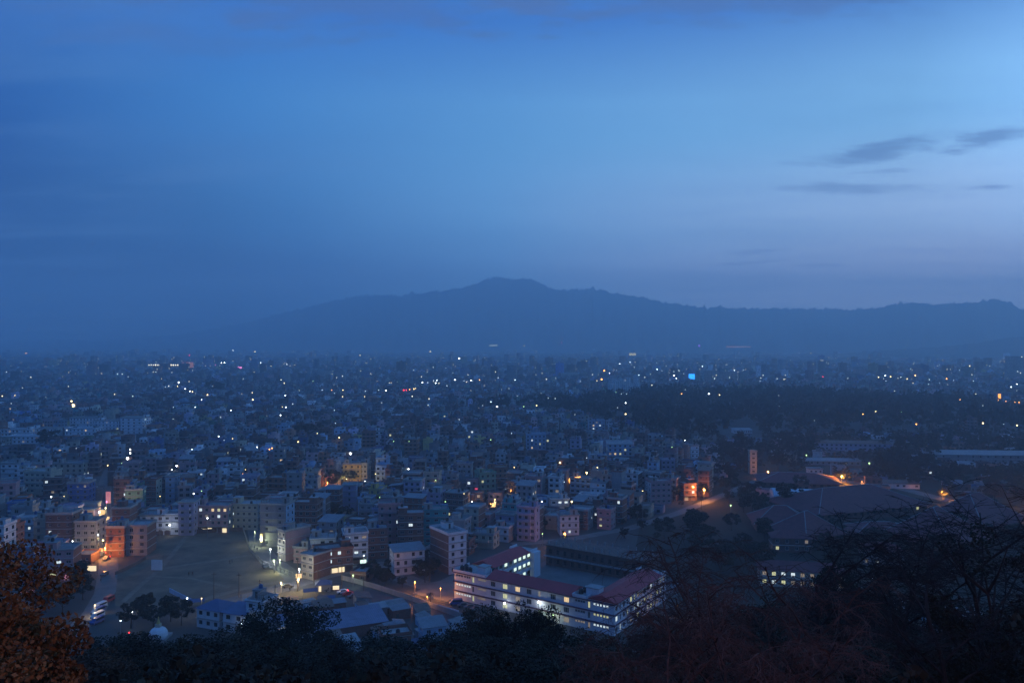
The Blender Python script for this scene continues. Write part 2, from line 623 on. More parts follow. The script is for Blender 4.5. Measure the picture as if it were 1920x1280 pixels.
ROADS = [
    ('road', [(120, 1200), (175, 1150), (197, 1110), (204, 1060), (197, 1010), (196, 970), (200, 935), (196, 905), (206, 880)], 7.0, M_dustroad),
    ('road', [(380, 1147), (440, 1126), (500, 1110), (560, 1092), (620, 1075), (690, 1060), (760, 1055)], 9.0, M_dustroad),
    ('road', [(560, 1092), (535, 1068), (505, 1046), (484, 1020), (478, 990), (476, 970)], 7.0, M_dustroad),
    ('road', [(600, 1090), (660, 1104), (740, 1128), (830, 1156), (900, 1180), (980, 1205)], 8.0, M_asph),
    ('road', [(740, 1078), (800, 1098), (850, 1090), (905, 1064)], 9.0, M_dustroad),
    ('road', [(960, 1020), (1060, 1012), (1180, 990), (1270, 962), (1345, 932), (1410, 905), (1445, 888)], 6.0, M_dustroad),
    ('road', [(1445, 888), (1530, 890), (1590, 903), (1680, 913), (1770, 936), (1850, 952), (1960, 975)], 9.0, M_dustroad),
]
for i, (nm, pts, w, m) in enumerate(ROADS):
    strip(nm, [at(*p) for p in pts], w, m, 0.018 + 0.005 * i)

# ------------------------------------------------------------------ layout bookkeeping
RECTS = []          # circles that are already built over: (x, y, r)


def claim(x, y, r):
    RECTS.append((x, y, r))


def seg_d(px, py, a, b):
    ax, ay, bx, by = a[0], a[1], b[0], b[1]
    l2 = (bx - ax) ** 2 + (by - ay) ** 2
    t_ = max(0, min(1, ((px - ax) * (bx - ax) + (py - ay) * (by - ay)) / l2))
    return math.hypot(px - ax - t_ * (bx - ax), py - ay - t_ * (by - ay))


ROADW = [([at(*p) for p in pts], w) for _, pts, w, _ in ROADS]


def in_poly(px, py, poly):
    c = False
    n = len(poly)
    for i in range(n):
        x1, y1 = poly[i]
        x2, y2 = poly[(i + 1) % n]
        if (y1 > py) != (y2 > py) and px < (x2 - x1) * (py - y1) / (y2 - y1) + x1:
            c = not c
    return c


PX_FOREST = [(860, 774), (1000, 764), (1120, 752), (1230, 740), (1500, 741), (1640, 752), (1800, 757), (1960, 775), (1960, 812), (1800, 812), (1640, 814), (1500, 814), (1420, 822), (1300, 836), (1220, 832), (1150, 812), (1100, 796), (1000, 782), (900, 780)]
PX_PARK = [(1220, 832), (1300, 836), (1420, 822), (1500, 814), (1960, 812), (1960, 1300), (1200, 1300), (1270, 1140), (1210, 1085), (1060, 1020), (1200, 985), (1330, 925), (1350, 880), (1280, 850)]
PX_SLUM = [(440, 1134), (560, 1102), (650, 1112), (760, 1143), (900, 1186), (900, 1300), (300, 1300), (300, 1150)]
PX_SCHOOL = [(835, 1060), (905, 1040), (1000, 1012), (1210, 1030), (1280, 1080), (1280, 1135), (1160, 1215), (835, 1140)]
PX_LEFTLOW = [(-300, 1040), (190, 1040), (210, 1100), (150, 1160), (300, 1150), (300, 1400), (-300, 1400)]
FREE = [PX_FIELD, PX_FOREST, PX_PARK, PX_SLUM, PX_SCHOOL]


def blocked(x, y, r):
    for (a, b, c) in RECTS:
        if abs(x - a) < r + c and abs(y - b) < r + c and math.hypot(x - a, y - b) < r + c:
            return True
    if y < 620:
        for pts, w in ROADW:
            for a, b in zip(pts, pts[1:]):
                if seg_d(x, y, a, b) < w / 2 + r * 0.65:
                    return True
    return False


# ------------------------------------------------------------------ windows (shared meshes)


def window_mesh(w, h, pane, frame, bars):
    mb = MB()
    t_ = 0.09
    mb.box(-w / 2, w / 2, -0.05, 0.03, -h / 2, -h / 2 + t_, 0)
    mb.box(-w / 2, w / 2, -0.05, 0.03, h / 2 - t_, h / 2, 0)
    mb.box(-w / 2, -w / 2 + t_, -0.05, 0.03, -h / 2 + t_, h / 2 - t_, 0)
    mb.box(w / 2 - t_, w / 2, -0.05, 0.03, -h / 2 + t_, h / 2 - t_, 0)
    for i in range(bars):
        x = -w / 2 + w * (i + 1) / (bars + 1)
        mb.box(x - 0.035, x + 0.035, -0.04, 0.02, -h / 2 + t_, h / 2 - t_, 0)
    return mb.mesh('window_frame', frame)


def pane_mesh(w, h, m):
    mb = MB()
    mb.face([(-w / 2 + 0.05, 0, -h / 2 + 0.05), (w / 2 - 0.05, 0, -h / 2 + 0.05), (w / 2 - 0.05, 0, h / 2 - 0.05), (-w / 2 + 0.05, 0, h / 2 - 0.05)])
    return mb.mesh('window_pane', m)


WCACHE = {}


def put_window(parent, x, y, z, rz, w, h, lit, white=False):
    k = (round(w, 1), round(h, 1), white)
    if k not in WCACHE:
        WCACHE[k] = window_mesh(k[0], k[1], None, M_framew if white else M_frame, 1 if w < 1.8 else 2)
    kp = (k[0], k[1], lit.name)
    if kp not in WCACHE:
        WCACHE[kp] = pane_mesh(k[0], k[1], lit)
    o = inst('window', WCACHE[k], parent, (x, y, z), rz)
    inst('pane', WCACHE[kp], o)
    return o


def facade(mb, p0, ux, length, z0, z1, opens, nin, m=0, depth=0.25):
    """wall plane from p0 along ux, with real openings [(a, b, c, d)] whose reveals go inwards along nin"""
    xs_ = sorted(set([0, length] + [round(v_, 3) for o in opens for v_ in o[:2]]))
    zs_ = sorted(set([z0, z1] + [round(v_, 3) for o in opens for v_ in o[2:]]))

    def P(a, z, d=0.0):
        return (p0[0] + ux[0] * a + nin[0] * d, p0[1] + ux[1] * a + nin[1] * d, z)
    # merge rows without openings into single quads
    for za, zb in zip(zs_, zs_[1:]):
        zm = (za + zb) / 2
        row = [o for o in opens if o[2] < zm < o[3]]
        row.sort()
        cur = 0
        for o in row:
            if o[0] > cur + 1e-4:
                mb.face([P(cur, za), P(o[0], za), P(o[0], zb), P(cur, zb)], m)
            cur = o[1]
        if cur < length - 1e-4:
            mb.face([P(cur, za), P(length, za), P(length, zb), P(cur, zb)], m)
    for a, b, c, d in opens:
        mb.face([P(a, c), P(a, d), P(a, d, depth), P(a, c, depth)], m)
        mb.face([P(b, d), P(b, c), P(b, c, depth), P(b, d, depth)], m)
        mb.face([P(a, c), P(a, c, depth), P(b, c, depth), P(b, c)], m)
        mb.face([P(a, d), P(b, d), P(b, d, depth), P(a, d, depth)], m)


def pick_lit(rr, p):
    x = rr.random()
    if x > p:
        return M_glass
    return rr.choice([E_warm, E_cool, E_cool, E_yel, E_dim, E_dim])


TANK = {}


def tank_mesh(m):
    if m.name not in TANK:
        mb = MB()
        mb.lathe([(0.0, 0.02), (0.62, 0.02), (0.64, 0.3), (0.6, 0.35), (0.64, 0.4), (0.64, 0.8), (0.6, 0.85), (0.64, 0.9), (0.62, 1.15), (0.3, 1.35), (0.2, 1.36), (0.2, 1.45), (0.0, 1.46)], 10)
        TANK[m.name] = mb.mesh('water_tank', m)
    return TANK[m.name]


def house(x, y, w, d, fl, rz, wall='cream', side=None, roof='flat', detail=2, label=None, lit=0.12, group=None,
          tower=True, tanks=1, tankm=None, shop=None, ncol=None, name='town_house', balcony=False, cat='house', seed=0, blank_left=False, blank_right=False, fh=3.0, cantilever=0.0):
    """a concrete framed town house, front towards local -y; detail 2 = windows and slabs as parts, 1 = joined"""
    rr = random.Random(seed * 77 + int(x * 3) + int(y * 5) + 13)
    root = thing(name, (x, y, 0), rz, label, cat, group)
    side = side or wall
    hgt = fl * fh
    mw, ms = WALLS[wall], WALLS[side]
    x0, x1, y0, y1 = -w / 2, w / 2, -d / 2, d / 2
    mb = MB()
    wins = []
    nc = ncol or max(2, int(w / 2.9))
    ww = min(rr.uniform(1.0, 1.8), w / nc * 0.58)
    whh = rr.uniform(0.52, 0.78)

    def cols(L, n, z_first=0):
        o = []
        for fi in range(fl):
            for c in range(n):
                cx = L * (c + 0.5) / n
                if fi == 0 and shop:
                    if c == 0:
                        o.append(('shop', 0.5, L - 0.5, 0.1, 2.5))
                    continue
                if rr.random() < 0.06:
                    continue
                zc = fi * fh + 1.65
                o.append(('w', cx - ww / 2, cx + ww / 2, zc - whh, zc + whh))
        return o
    fr = cols(w, nc)
    facade(mb, (x0, y0), (1, 0), w, 0, hgt, [q[1:] for q in fr], (0, 1), 0)
    nsd = max(1, int(d / 3.4))
    sopen = {}
    for sgn, blank in ((-1, blank_left), (1, blank_right)):
        if side in ('brick', 'brown brick') and side != wall:
            blank = True
        ops = [] if blank else [q for q in cols(d, nsd) if q[0] == 'w']
        if sgn > 0:
            facade(mb, (x1, y0), (0, 1), d, 0, hgt, [q[1:] for q in ops], (-1, 0), 1)
        else:
            facade(mb, (x0, y1), (0, -1), d, 0, hgt, [q[1:] for q in ops], (1, 0), 1)
        sopen[sgn] = ops
    mb.face([(x1, y1, 0), (x0, y1, 0), (x0, y1, hgt), (x1, y1, hgt)], 1)
    mb.build('wall', root, mw, ms)
    # floor slabs
    sl = MB().box(x0 - 0.12, x1 + 0.12, y0 - 0.45, y1 + 0.05, -0.12, 0.12)
    sm = sl.mesh('floor_slab', M_slab)
    for fi in range(1, fl):
        inst('floor_slab', sm, root, (0, 0, fi * fh + 0.003))
    # windows
    if detail >= 2:
        for q in fr:
            a, b, c, dd = q[1:]
            if q[0] == 'shop':
                nbay = max(2, int((b - a) / 2.3))
                bw = (b - a) / nbay
                for k_ in range(nbay):
                    xk = x0 + a + bw * (k_ + 0.5)
                    MB().box(-bw / 2 + 0.18, bw / 2 - 0.18, -0.04, 0.02, 0, (dd - c) * rr.uniform(0.55, 0.95)).build('shop_front', root, rr.choice([shop, shop, E_dim, E_shop, M_rust, M_frame]), loc=(xk, y0 + 0.22, c))
                    MB().box(-0.14, 0.14, -0.1, 0.15, 0, dd - c).build('pillar', root, M_slab, loc=(xk - bw / 2, y0 + 0.15, c))
                MB().box(-(b - a) / 2, (b - a) / 2, -1.1, 0.0, -0.05, 0.05).build('awning', root, M_rust, loc=(x0 + (a + b) / 2, y0 - 0.02, dd + 0.06))
            else:
                put_window(root, x0 + (a + b) / 2, y0 + 0.18, (c + dd) / 2, 0, b - a, dd - c, pick_lit(rr, lit), wall != 'white')
        for sgn in (-1, 1):
            for q in sopen[sgn]:
                a, b, c, dd = q[1:]
                if sgn > 0:
                    put_window(root, x1 - 0.18, y0 + (a + b) / 2, (c + dd) / 2, R(90), b - a, dd - c, pick_lit(rr, lit * 0.6))
                else:
                    put_window(root, x0 + 0.18, y1 - (a + b) / 2, (c + dd) / 2, R(-90), b - a, dd - c, pick_lit(rr, lit * 0.6))
    else:
        j = MB()
        lits = [M_glass, E_warm, E_cool, E_yel, E_dim]

        def pn(px_, py_, ax, q):
            a, b, c, dd = q[1:]
            mi = lits.index(pick_lit(rr, lit))
            if q[0] == 'shop':
                mi = 1
            if ax == 0:
                j.face([(x0 + a, y0 + 0.2, c), (x0 + b, y0 + 0.2, c), (x0 + b, y0 + 0.2, dd), (x0 + a, y0 + 0.2, dd)], mi)
                j.box(x0 + (a + b) / 2 - 0.04, x0 + (a + b) / 2 + 0.04, y0 + 0.14, y0 + 0.19, c, dd, 5, False)
            elif ax > 0:
                j.face([(x1 - 0.2, y0 + a, c), (x1 - 0.2, y0 + b, c), (x1 - 0.2, y0 + b, dd), (x1 - 0.2, y0 + a, dd)], mi)
            else:
                j.face([(x0 + 0.2, y1 - a, c), (x0 + 0.2, y1 - b, c), (x0 + 0.2, y1 - b, dd), (x0 + 0.2, y1 - a, dd)], mi)
        for q in fr:
            pn(0, 0, 0, q)
        for sgn in (-1, 1):
            for q in sopen[sgn]:
                pn(0, 0, sgn, q)
        tag(j.build('window', root, *lits, M_frame), kind='stuff')
    # roof
    if roof == 'flat':
        rm = MB().box(x0 - 0.3, x1 + 0.3, y0 - 0.5, y1 + 0.3, hgt + 0.002, hgt + 0.18)
        rr_m = rr.choice([M_roofc, M_roofc, M_roofc, M_roofw])
        ro = rm.build('roof', root, rr_m)
        pp = MB()
        a0, a1, b0, b1 = x0 - 0.28, x1 + 0.28, y0 - 0.48, y1 + 0.28
        z0_, z1_ = hgt + 0.183, hgt + 0.18 + rr.choice([0.5, 0.8, 1.0])
        pp.box(a0, a1, b0, b0 + 0.14, z0_, z1_).box(a0, a1, b1 - 0.14, b1, z0_, z1_).box(a0, a0 + 0.14, b0 + 0.143, b1 - 0.143, z0_, z1_).box(a1 - 0.14, a1, b0 + 0.143, b1 - 0.143, z0_, z1_)
        pp.build('parapet', root, mw if rr.random() < 0.6 else M_slab)
        top = hgt + 0.185
        if tower:
            tw, td = min(3.6, w * 0.45), min(4.2, d * 0.45)
            tx = rr.choice([-1, 1]) * (w / 2 - tw / 2 - 0.4)
            ty = d / 2 - td / 2 - 0.5 - rr.random() * (d - td - 1.4)
            tb = MB().box(tx - tw / 2, tx + tw / 2, ty - td / 2, ty + td / 2, top, top + 2.5, 0)
            tb.box(tx - tw / 2 - 0.25, tx + tw / 2 + 0.25, ty - td / 2 - 0.25, ty + td / 2 + 0.25, top + 2.503, top + 2.65, 1)
            tb.box(tx - 0.45, tx + 0.45, ty - td / 2 - 0.04, ty - td / 2 - 0.003, top + 0.05, top + 2.05, 2)
            tb.build('stair_tower', root, mw if rr.random() < 0.5 else M_slab, rr_m, M_frame)
            ttop, tx_, ty_ = top + 2.65, tx, ty
        else:
            ttop, tx_, ty_ = top, 0, 0
        for k in range(tanks):
            on_t = tower and k == 0 and rr.random() < 0.7
            lx = tx_ + rr.uniform(-0.6, 0.6) if on_t else rr.uniform(x0 + 1.2, x1 - 1.2)
            ly = ty_ + rr.uniform(-0.6, 0.6) if on_t else rr.uniform(y0 + 1.2, y1 - 1.2)
            if not on_t and tower and abs(lx - tx_) < tw / 2 + 0.8 and abs(ly - ty_) < td / 2 + 0.8:
                ly = ty_ - td / 2 - 0.9 if ty_ > 0 else ty_ + td / 2 + 0.9
            inst('water_tank', tank_mesh(tankm or (M_tank if rr.random() < 0.7 else M_tankb)), root, (lx, ly, ttop if on_t else top), 0)
        if tower and rr.random() < 0.4:
            sm_ = MB()
            hx = x1 - 1.6 if tx_ < 0 else x0 + 1.6
            sm_.box(hx - 1.5, hx + 1.5, y0 + 0.2, y0 + 3.2, top + 2.0, top + 2.08)
            for a_ in (-1.3, 1.3):
                for b_ in (0.35, 3.0):
                    sm_.box(hx + a_ - 0.05, hx + a_ + 0.05, y0 + b_ - 0.05, y0 + b_ + 0.05, top, top + 1.998)
            sm_.build('roof_shelter', root, rr.choice([M_metal, M_metalb, M_rust]))
        if detail >= 2 and rr.random() < 0.45:
            bars = MB()
            for sx_ in (x0 + 0.5, x1 - 0.5):
                for sy_ in (y0 + 0.3, y1 - 0.5):
                    bars.tube((sx_, sy_, top), (sx_ + rr.uniform(-.1, .1), sy_, top + 1.9), 0.05, n=4)
            bars.build('column_bars', root, M_rust)
    else:
        mroof = {'metal': M_metal, 'blue': M_metalb, 'rust': M_rust, 'red': M_redroof, 'tile': M_tile}[roof.split()[0]]
        rb = MB()
        o_ = 0.6
        if 'hip' in roof:
            rh = min(w, d) * 0.28
            a = (x0 - o_, y0 - o_, hgt); b = (x1 + o_, y0 - o_, hgt); c_ = (x1 + o_, y1 + o_, hgt); e = (x0 - o_, y1 + o_, hgt)
            if w >= d:
                k = (w - d) / 2
                r1, r2 = (-k, 0, hgt + rh), (k, 0, hgt + rh)
                rb.face([a, b, r2, r1]); rb.face([b, c_, r2]); rb.face([c_, e, r1, r2]); rb.face([e, a, r1])
            else:
                k = (d - w) / 2
                r1, r2 = (0, -k, hgt + rh), (0, k, hgt + rh)
                rb.face([a, b, r1]); rb.face([b, c_, r2, r1]); rb.face([c_, e, r2]); rb.face([e, a, r1, r2])
            rb.face([e, c_, b, a])
        else:
            s_ = 0.16 * d
            rb.face([(x0 - o_, y0 - o_, hgt + 0.02), (x1 + o_, y0 - o_, hgt + 0.02), (x1 + o_, y1 + o_, hgt + s_), (x0 - o_, y1 + o_, hgt + s_)])
            rb.face([(x0 - o_, y0 - o_, hgt - 0.08), (x0 - o_, y1 + o_, hgt + s_ - 0.1), (x1 + o_, y1 + o_, hgt + s_ - 0.1), (x1 + o_, y0 - o_, hgt - 0.08)])
            rb.face([(x0 - o_, y0 - o_, hgt - 0.08), (x1 + o_, y0 - o_, hgt - 0.08), (x1 + o_, y0 - o_, hgt + 0.02), (x0 - o_, y0 - o_, hgt + 0.02)])
            rb.face([(x0, y1, hgt), (x0, y0, hgt), (x0, y1, hgt + s_ - 0.12)])
            rb.face([(x1, y0, hgt), (x1, y1, hgt), (x1, y1, hgt + s_ - 0.12)])
            rb.face([(x1, y1, hgt), (x0, y1, hgt), (x0, y1, hgt + s_ - 0.12), (x1, y1, hgt + s_ - 0.12)])
        rb.build('roof', root, mroof)
    if balcony:
        bb = MB().box(-w * 0.3, w * 0.3, -1.3, 0.0, -0.1, 0.08, 0)
        bb.box(-w * 0.3, w * 0.3, -1.3, -1.2, 0.083, 1.0, 1).box(-w * 0.3, -w * 0.3 + 0.1, -1.197, -0.05, 0.083, 1.0, 1).box(w * 0.3 - 0.1, w * 0.3, -1.197, -0.05, 0.083, 1.0, 1)
        bm = bb.mesh('balcony', M_slab, mw)
        for fi in range(1, fl):
            inst('balcony', bm, root, (0, y0 - 0.46, fi * fh + 0.02))
    return root


def hp(px, py, w, d, fl, rot, **kw):
    """a house whose front foot stands where the ground is seen at this pixel"""
    p = at(px, py)
    rz = R(rot)
    n = Vector((-math.sin(rz), math.cos(rz), 0))
    c = p + n * (d / 2)
    claim(c.x, c.y, min(max(w, d) * 0.52, (w + d) * 0.23))
    return house(c.x, c.y, w, d, fl, rz, seed=px, **kw)

# ------------------------------------------------------------------ lamps


def head_mesh(m):
    k = 'head_' + m.name
    if k not in WCACHE:
        mb = MB()
        mb.lathe([(0.0, -1.0), (0.62, -0.72), (1.0, 0.0), (0.62, 0.72), (0.0, 1.0)], 8)
        WCACHE[k] = mb.mesh('lamp_head', m)
    return WCACHE[k]


POLE = MB().tube((0, 0, 0), (0, 0, 1), 0.09, 0.06, n=6).mesh('pole', M_steel)
FARLAMP = {'w': ('white', 'w'), 'd': ('faint white', 'd'), 'y': ('yellow', 'y'), 'o': ('orange', 'o'), 'r': ('red', 'r'), 'p': ('pink', 'p'), 'v': ('violet', 'v'), 'g': ('greenish', 'g')}


LCOL = {'w': (0.8, 0.9, 1.0), 'd': (0.8, 0.9, 1.0), 'y': (1.0, 0.72, 0.3), 'o': (1.0, 0.36, 0.06), 'r': (1, 0.03, 0.02), 'g': (0.85, 1.0, 0.6), 'p': (1, 0.2, 0.5), 'v': (0.4, 0.1, 1.0)}
# the lamp head is a globe; px is its radius in photo pixels, capped so that close lamps keep a believable globe


def lamp(px, py, kind, size=1.0, z=6.0, watts=0, label=None, group=None, arm=False, rad=None):
    Y = F * (H - z) / max(py - 640, 1e-3) if py > 640 else 1e9
    if Y > 5800:
        Y = 5300 + rng.uniform(-300, 300)
        z = H - (py - 640) / F * Y
    p = Vector(((px - 960) / F * Y, Y, z))
    r = rad if rad else max(0.16, size * Y / F)
    root = thing('street_lamp', (p.x, p.y, 0), 0,
                 label or '%s lamp burning over the rooftops far out in the city' % FARLAMP[kind][0], 'lamp', group or ('lamps far out in the city' if not label else None))
    inst('pole', POLE, root, (0, 0, 0), 0, (1 + r * 0.4, 1 + r * 0.4, z - r * 0.5))
    inst('lamp_head', head_mesh(EM[kind]), root, (0, 0, z), 0, r)
    if watts:
        ld = bpy.data.lights.new('lamp_light', 'POINT')
        ld.energy = watts
        ld.color = LCOL[kind]
        ld.shadow_soft_size = 0.25
        lo = bpy.data.objects.new('lamp_light', ld)
        link(lo, root)
        lo.location = (0, -r - 0.4, z - r - 0.2)
    return root


NEAR = [
    (197, 1027, 'o', 1.2, 5, 5200, 'orange lamp in the thick of the traffic on the bright street'),
    (193, 1012, 'y', 1.0, 6, 2600, 'pale lamp hanging over the bright street just beyond the traffic'),
    (184, 1002, 'w', 1.0, 8, 300, 'bluish white lamp on the left edge of the bright street'),
    (186, 960, 'w', 1.4, 8, 500, 'white lamp on the left side of the upper bright street'),
    (194, 982, 'y', 1.0, 5, 7000, 'yellow lamp lighting the shopfronts half way up the bright street'),
    (200, 940, 'p', 1.3, 8, 600, 'pink lit lamp at the top of the bright street'),
    (214, 983, 'p', 1.4, 8, 200, 'pinkish white lamp right of the bright street over a low roof'),
    (135, 1001, 'w', 1.3, 5, 250, 'upper of two white lamps left of the bright street'),
    (136, 1014, 'w', 1.0, 5, 150, 'lower of two white lamps left of the bright street'),
    (118, 1006, 'o', 1.0, 5, 100, 'small orange lamp left of the two white lamps'),
    (178, 1134, 'y', 1.2, 3.5, 700, 'warm lamp by the parked vans where the street bends'),
    (248, 1146, 'w', 1.6, 5, 260, 'bright white lamp standing alone below the sports ground'),
    (351, 1121, 'w', 1.2, 6, 260, 'white lamp at the lower corner of the sports ground'),
    (378, 1121, 'y', 0.9, 5, 150, 'small yellow lamp beside the blue canopies below the sports ground'),
    (226, 1163, 'w', 0.8, 4, 0, 'faint white lamp among the trees below the bright street'),
    (242, 1185, 'r', 0.9, 4, 0, 'red light among the dark trees below the bright street'),
    (227, 1207, 'y', 1.0, 4, 60, 'yellow light shining out of the dark trees at lower left'),
    (453, 1168, 'w', 0.9, 4, 60, 'white lamp at the corner of the blue roofed house'),
    (318, 984, 'w', 1.3, 5, 200, 'left of two white lamps on the white houses above the sports ground'),
    (337, 979, 'w', 1.1, 5, 150, 'right of two white lamps on the white houses above the sports ground'),
    (389, 971, 'w', 1.2, 9, 120, 'white lamp on the front of the lit four storey block'),
    (507, 1029, 'w', 1.3, 5, 1400, 'tall slim white light beside the lane along the sports ground'),
    (514, 1050, 'g', 1.5, 5, 1300, 'brightest greenish white lamp on the lane right of the sports ground'),
    (525, 1049, 'g', 1.2, 5, 1400, 'greenish lamp just right of the brightest one on the lane'),
    (490, 1008, 'g', 1.0, 4, 1300, 'greenish yellow lamp at the upper end of the lane along the field'),
    (478, 996, 'g', 0.6, 5, 900, 'dim green lamp over the far corner of the sports ground'),
    (561, 1066, 'w', 1.3, 6, 1500, 'pale lamp on the corner post of the road junction'),
    (560, 1084, 'y', 0.9, 4.5, 3000, 'warm lamp low on the junction beside the tall posts'),
    (527, 1092, 'y', 0.8, 5.5, 5000, 'yellow lamp that lights the bend of the road below the field'),
    (682, 1041, 'w', 0.9, 5, 200, 'small white lamp at the foot of the white house with shops'),
    (662, 1078, 'g', 1.5, 4, 350, 'yellow green lamp beside the row of trees behind the junction'),
    (778, 1090, 'o', 0.9, 5, 3200, 'orange lamp half hidden in a tree left of the school'),
    (801, 1118, 'o', 0.8, 3.6, 700, 'orange lamp at the foot of a palm left of the school'),
    (826, 1102, 'o', 0.5, 4, 1500, 'orange lamp lighting the yard beside the school'),
    (946, 1130, 'w', 1.9, 3.2, 170, 'white floodlight on the school front left of the dark tree'),
    (1010, 1128, 'w', 2.0, 5.6, 130, 'upper white floodlight on the school front above the dark tree'),
    (1011, 1146, 'g', 1.6, 3.2, 190, 'lower white floodlight on the school front behind the dark tree'),
    (1037, 1152, 'g', 1.3, 3.0, 160, 'white lamp right of the floodlights behind the dark tree'),
    (986, 1165, 'r', 0.9, 2.5, 0, 'small red light at the foot of the school behind the tree'),
    (1059, 1000, 'o', 2.0, 7, 4000, 'big orange lamp behind the unfinished building'),
    (1017, 1000, 'g', 0.9, 6, 60, 'greenish lamp left of the big orange one behind the unfinished building'),
    (1272, 1135, 'o', 1.3, 4, 500, 'orange lamp at the right end of the school'),
    (1320, 917, 'o', 1.7, 7, 11000, 'bright orange lamp over the road beside the lit trees'),
    (1440, 884, 'o', 1.2, 5, 9000, 'orange lamp at the road bend near the cream tower'),
    (1578, 892, 'o', 1.2, 5, 26000, 'orange lamp in the bush beside the low white row'),
    (1767, 922, 'o', 1.6, 5, 28000, 'orange lamp in the bush where the far road runs right'),
    (1905, 962, 'o', 0.4, 6, 22000, 'orange lamp on the road at the right edge of the view'),
    (1645, 1076, 'w', 1.2, 3, 120, 'upper right one of two white lamps among the dark trees at right'),
    (1637, 1083, 'w', 1.2, 3, 120, 'lower left one of two white lamps among the dark trees at right'),
    (1332, 1112, 'w', 1.0, 3, 60, 'lone white lamp seen through the bare trees right of the school'),
    (1464, 1012, 'o', 0.9, 3, 300, 'orange lamp on the porch of the dark house under the tiled halls'),
    (1100, 886, 'y', 1.8, 14, 500, 'yellow flood lamp on the roof above the orange lit gable'),
    (1127, 918, 'o', 1.2, 8, 300, 'small orange lamp right of the orange lit gable'),
    (928, 936, 'y', 1.0, 6, 3500, 'yellow lamp in the lit side street below the green house'),
    (920, 944, 'o', 0.8, 4, 1800, 'orange lamp low in the lit side street'),
    (896, 892, 'w', 1.9, 10, 250, 'tall white light on the roof corner of the green house'),
    (614, 905, 'o', 0.8, 5, 3500, 'orange lamp under the trees left of the yellow lit house'),
    (650, 897.5, 'y', 0.35, 7, 11000, 'small lamp at the foot of the yellow lit house'),
    (684, 902, 'w', 0.9, 6, 60, 'white lamp at the right foot of the yellow lit house'),
    (657, 850, 'w', 1.9, 12, 150, 'large white lamp above the yellow lit house'),
    (239, 859, 'w', 2.2, 9, 400, 'lowest and brightest of the string of blue white lamps at left'),
    (244, 849, 'w', 1.3, 10, 100, 'middle one of the string of blue white lamps at left'),
    (244, 842, 'w', 1.0, 10, 50, 'top one of the string of blue white lamps at left'),
    (331, 873, 'w', 1.4, 9, 150, 'pinkish white lamp above the pink house left of centre'),
    (322, 880, 'w', 0.9, 9, 50, 'small lamp just below left of the pinkish white one'),
    (198, 952, 'y', 1.0, 6, 5500, 'amber lamp between the facades of the upper bright street'),
    (188, 946, 'y', 1.0, 6, 900, 'pale lamp at the mouth of the upper bright street'),
    (96, 931, 'w', 1.1, 8, 80, 'white lamp on a dark balcony house at far left'),
    (137, 760, 'y', 3.2, 10, 0, 'big orange yellow flood lamp glaring in the city at left'),
    (134, 752, 'y', 1.6, 16, 0, 'smaller lamp just above the big glaring flood lamp'),
    (532, 1010, 'w', 0.9, 9, 60, 'white lamp on the tall grey block right of the lane'),
    (1050, 867, 'y', 1.6, 11, 0, 'soft yellow lamp above the dark block left of the white hall'),
    (885, 940, 'w', 1.0, 6, 80, 'white lamp left of the lit side street'),
    (1016, 940, 'w', 1.1, 7, 80, 'white lamp low between the houses right of the side street'),
    (1072, 940, 'y', 1.7, 6, 150, 'yellow lamp at a doorway below the orange lit gable'),
    (766, 879, 'w', 1.2, 8, 60, 'white lamp in the dark blocks right of the yellow lit house'),
    (1630, 868, 'g', 1.5, 4, 150, 'green yellow lamp on the roofs of the far right compound'),
    (1512, 853, 'g', 1.2, 5, 80, 'green white lamp beside the long roofs right of the cream tower'),
    (1370, 947, 'g', 1.4, 4, 100, 'pale lamp on the flat roof right of the orange road'),
]
for l in NEAR:
    px, py, k, s_, z, wt, lab = l
    lamp(px, py, k, s_, z, wt * 0.75, lab)
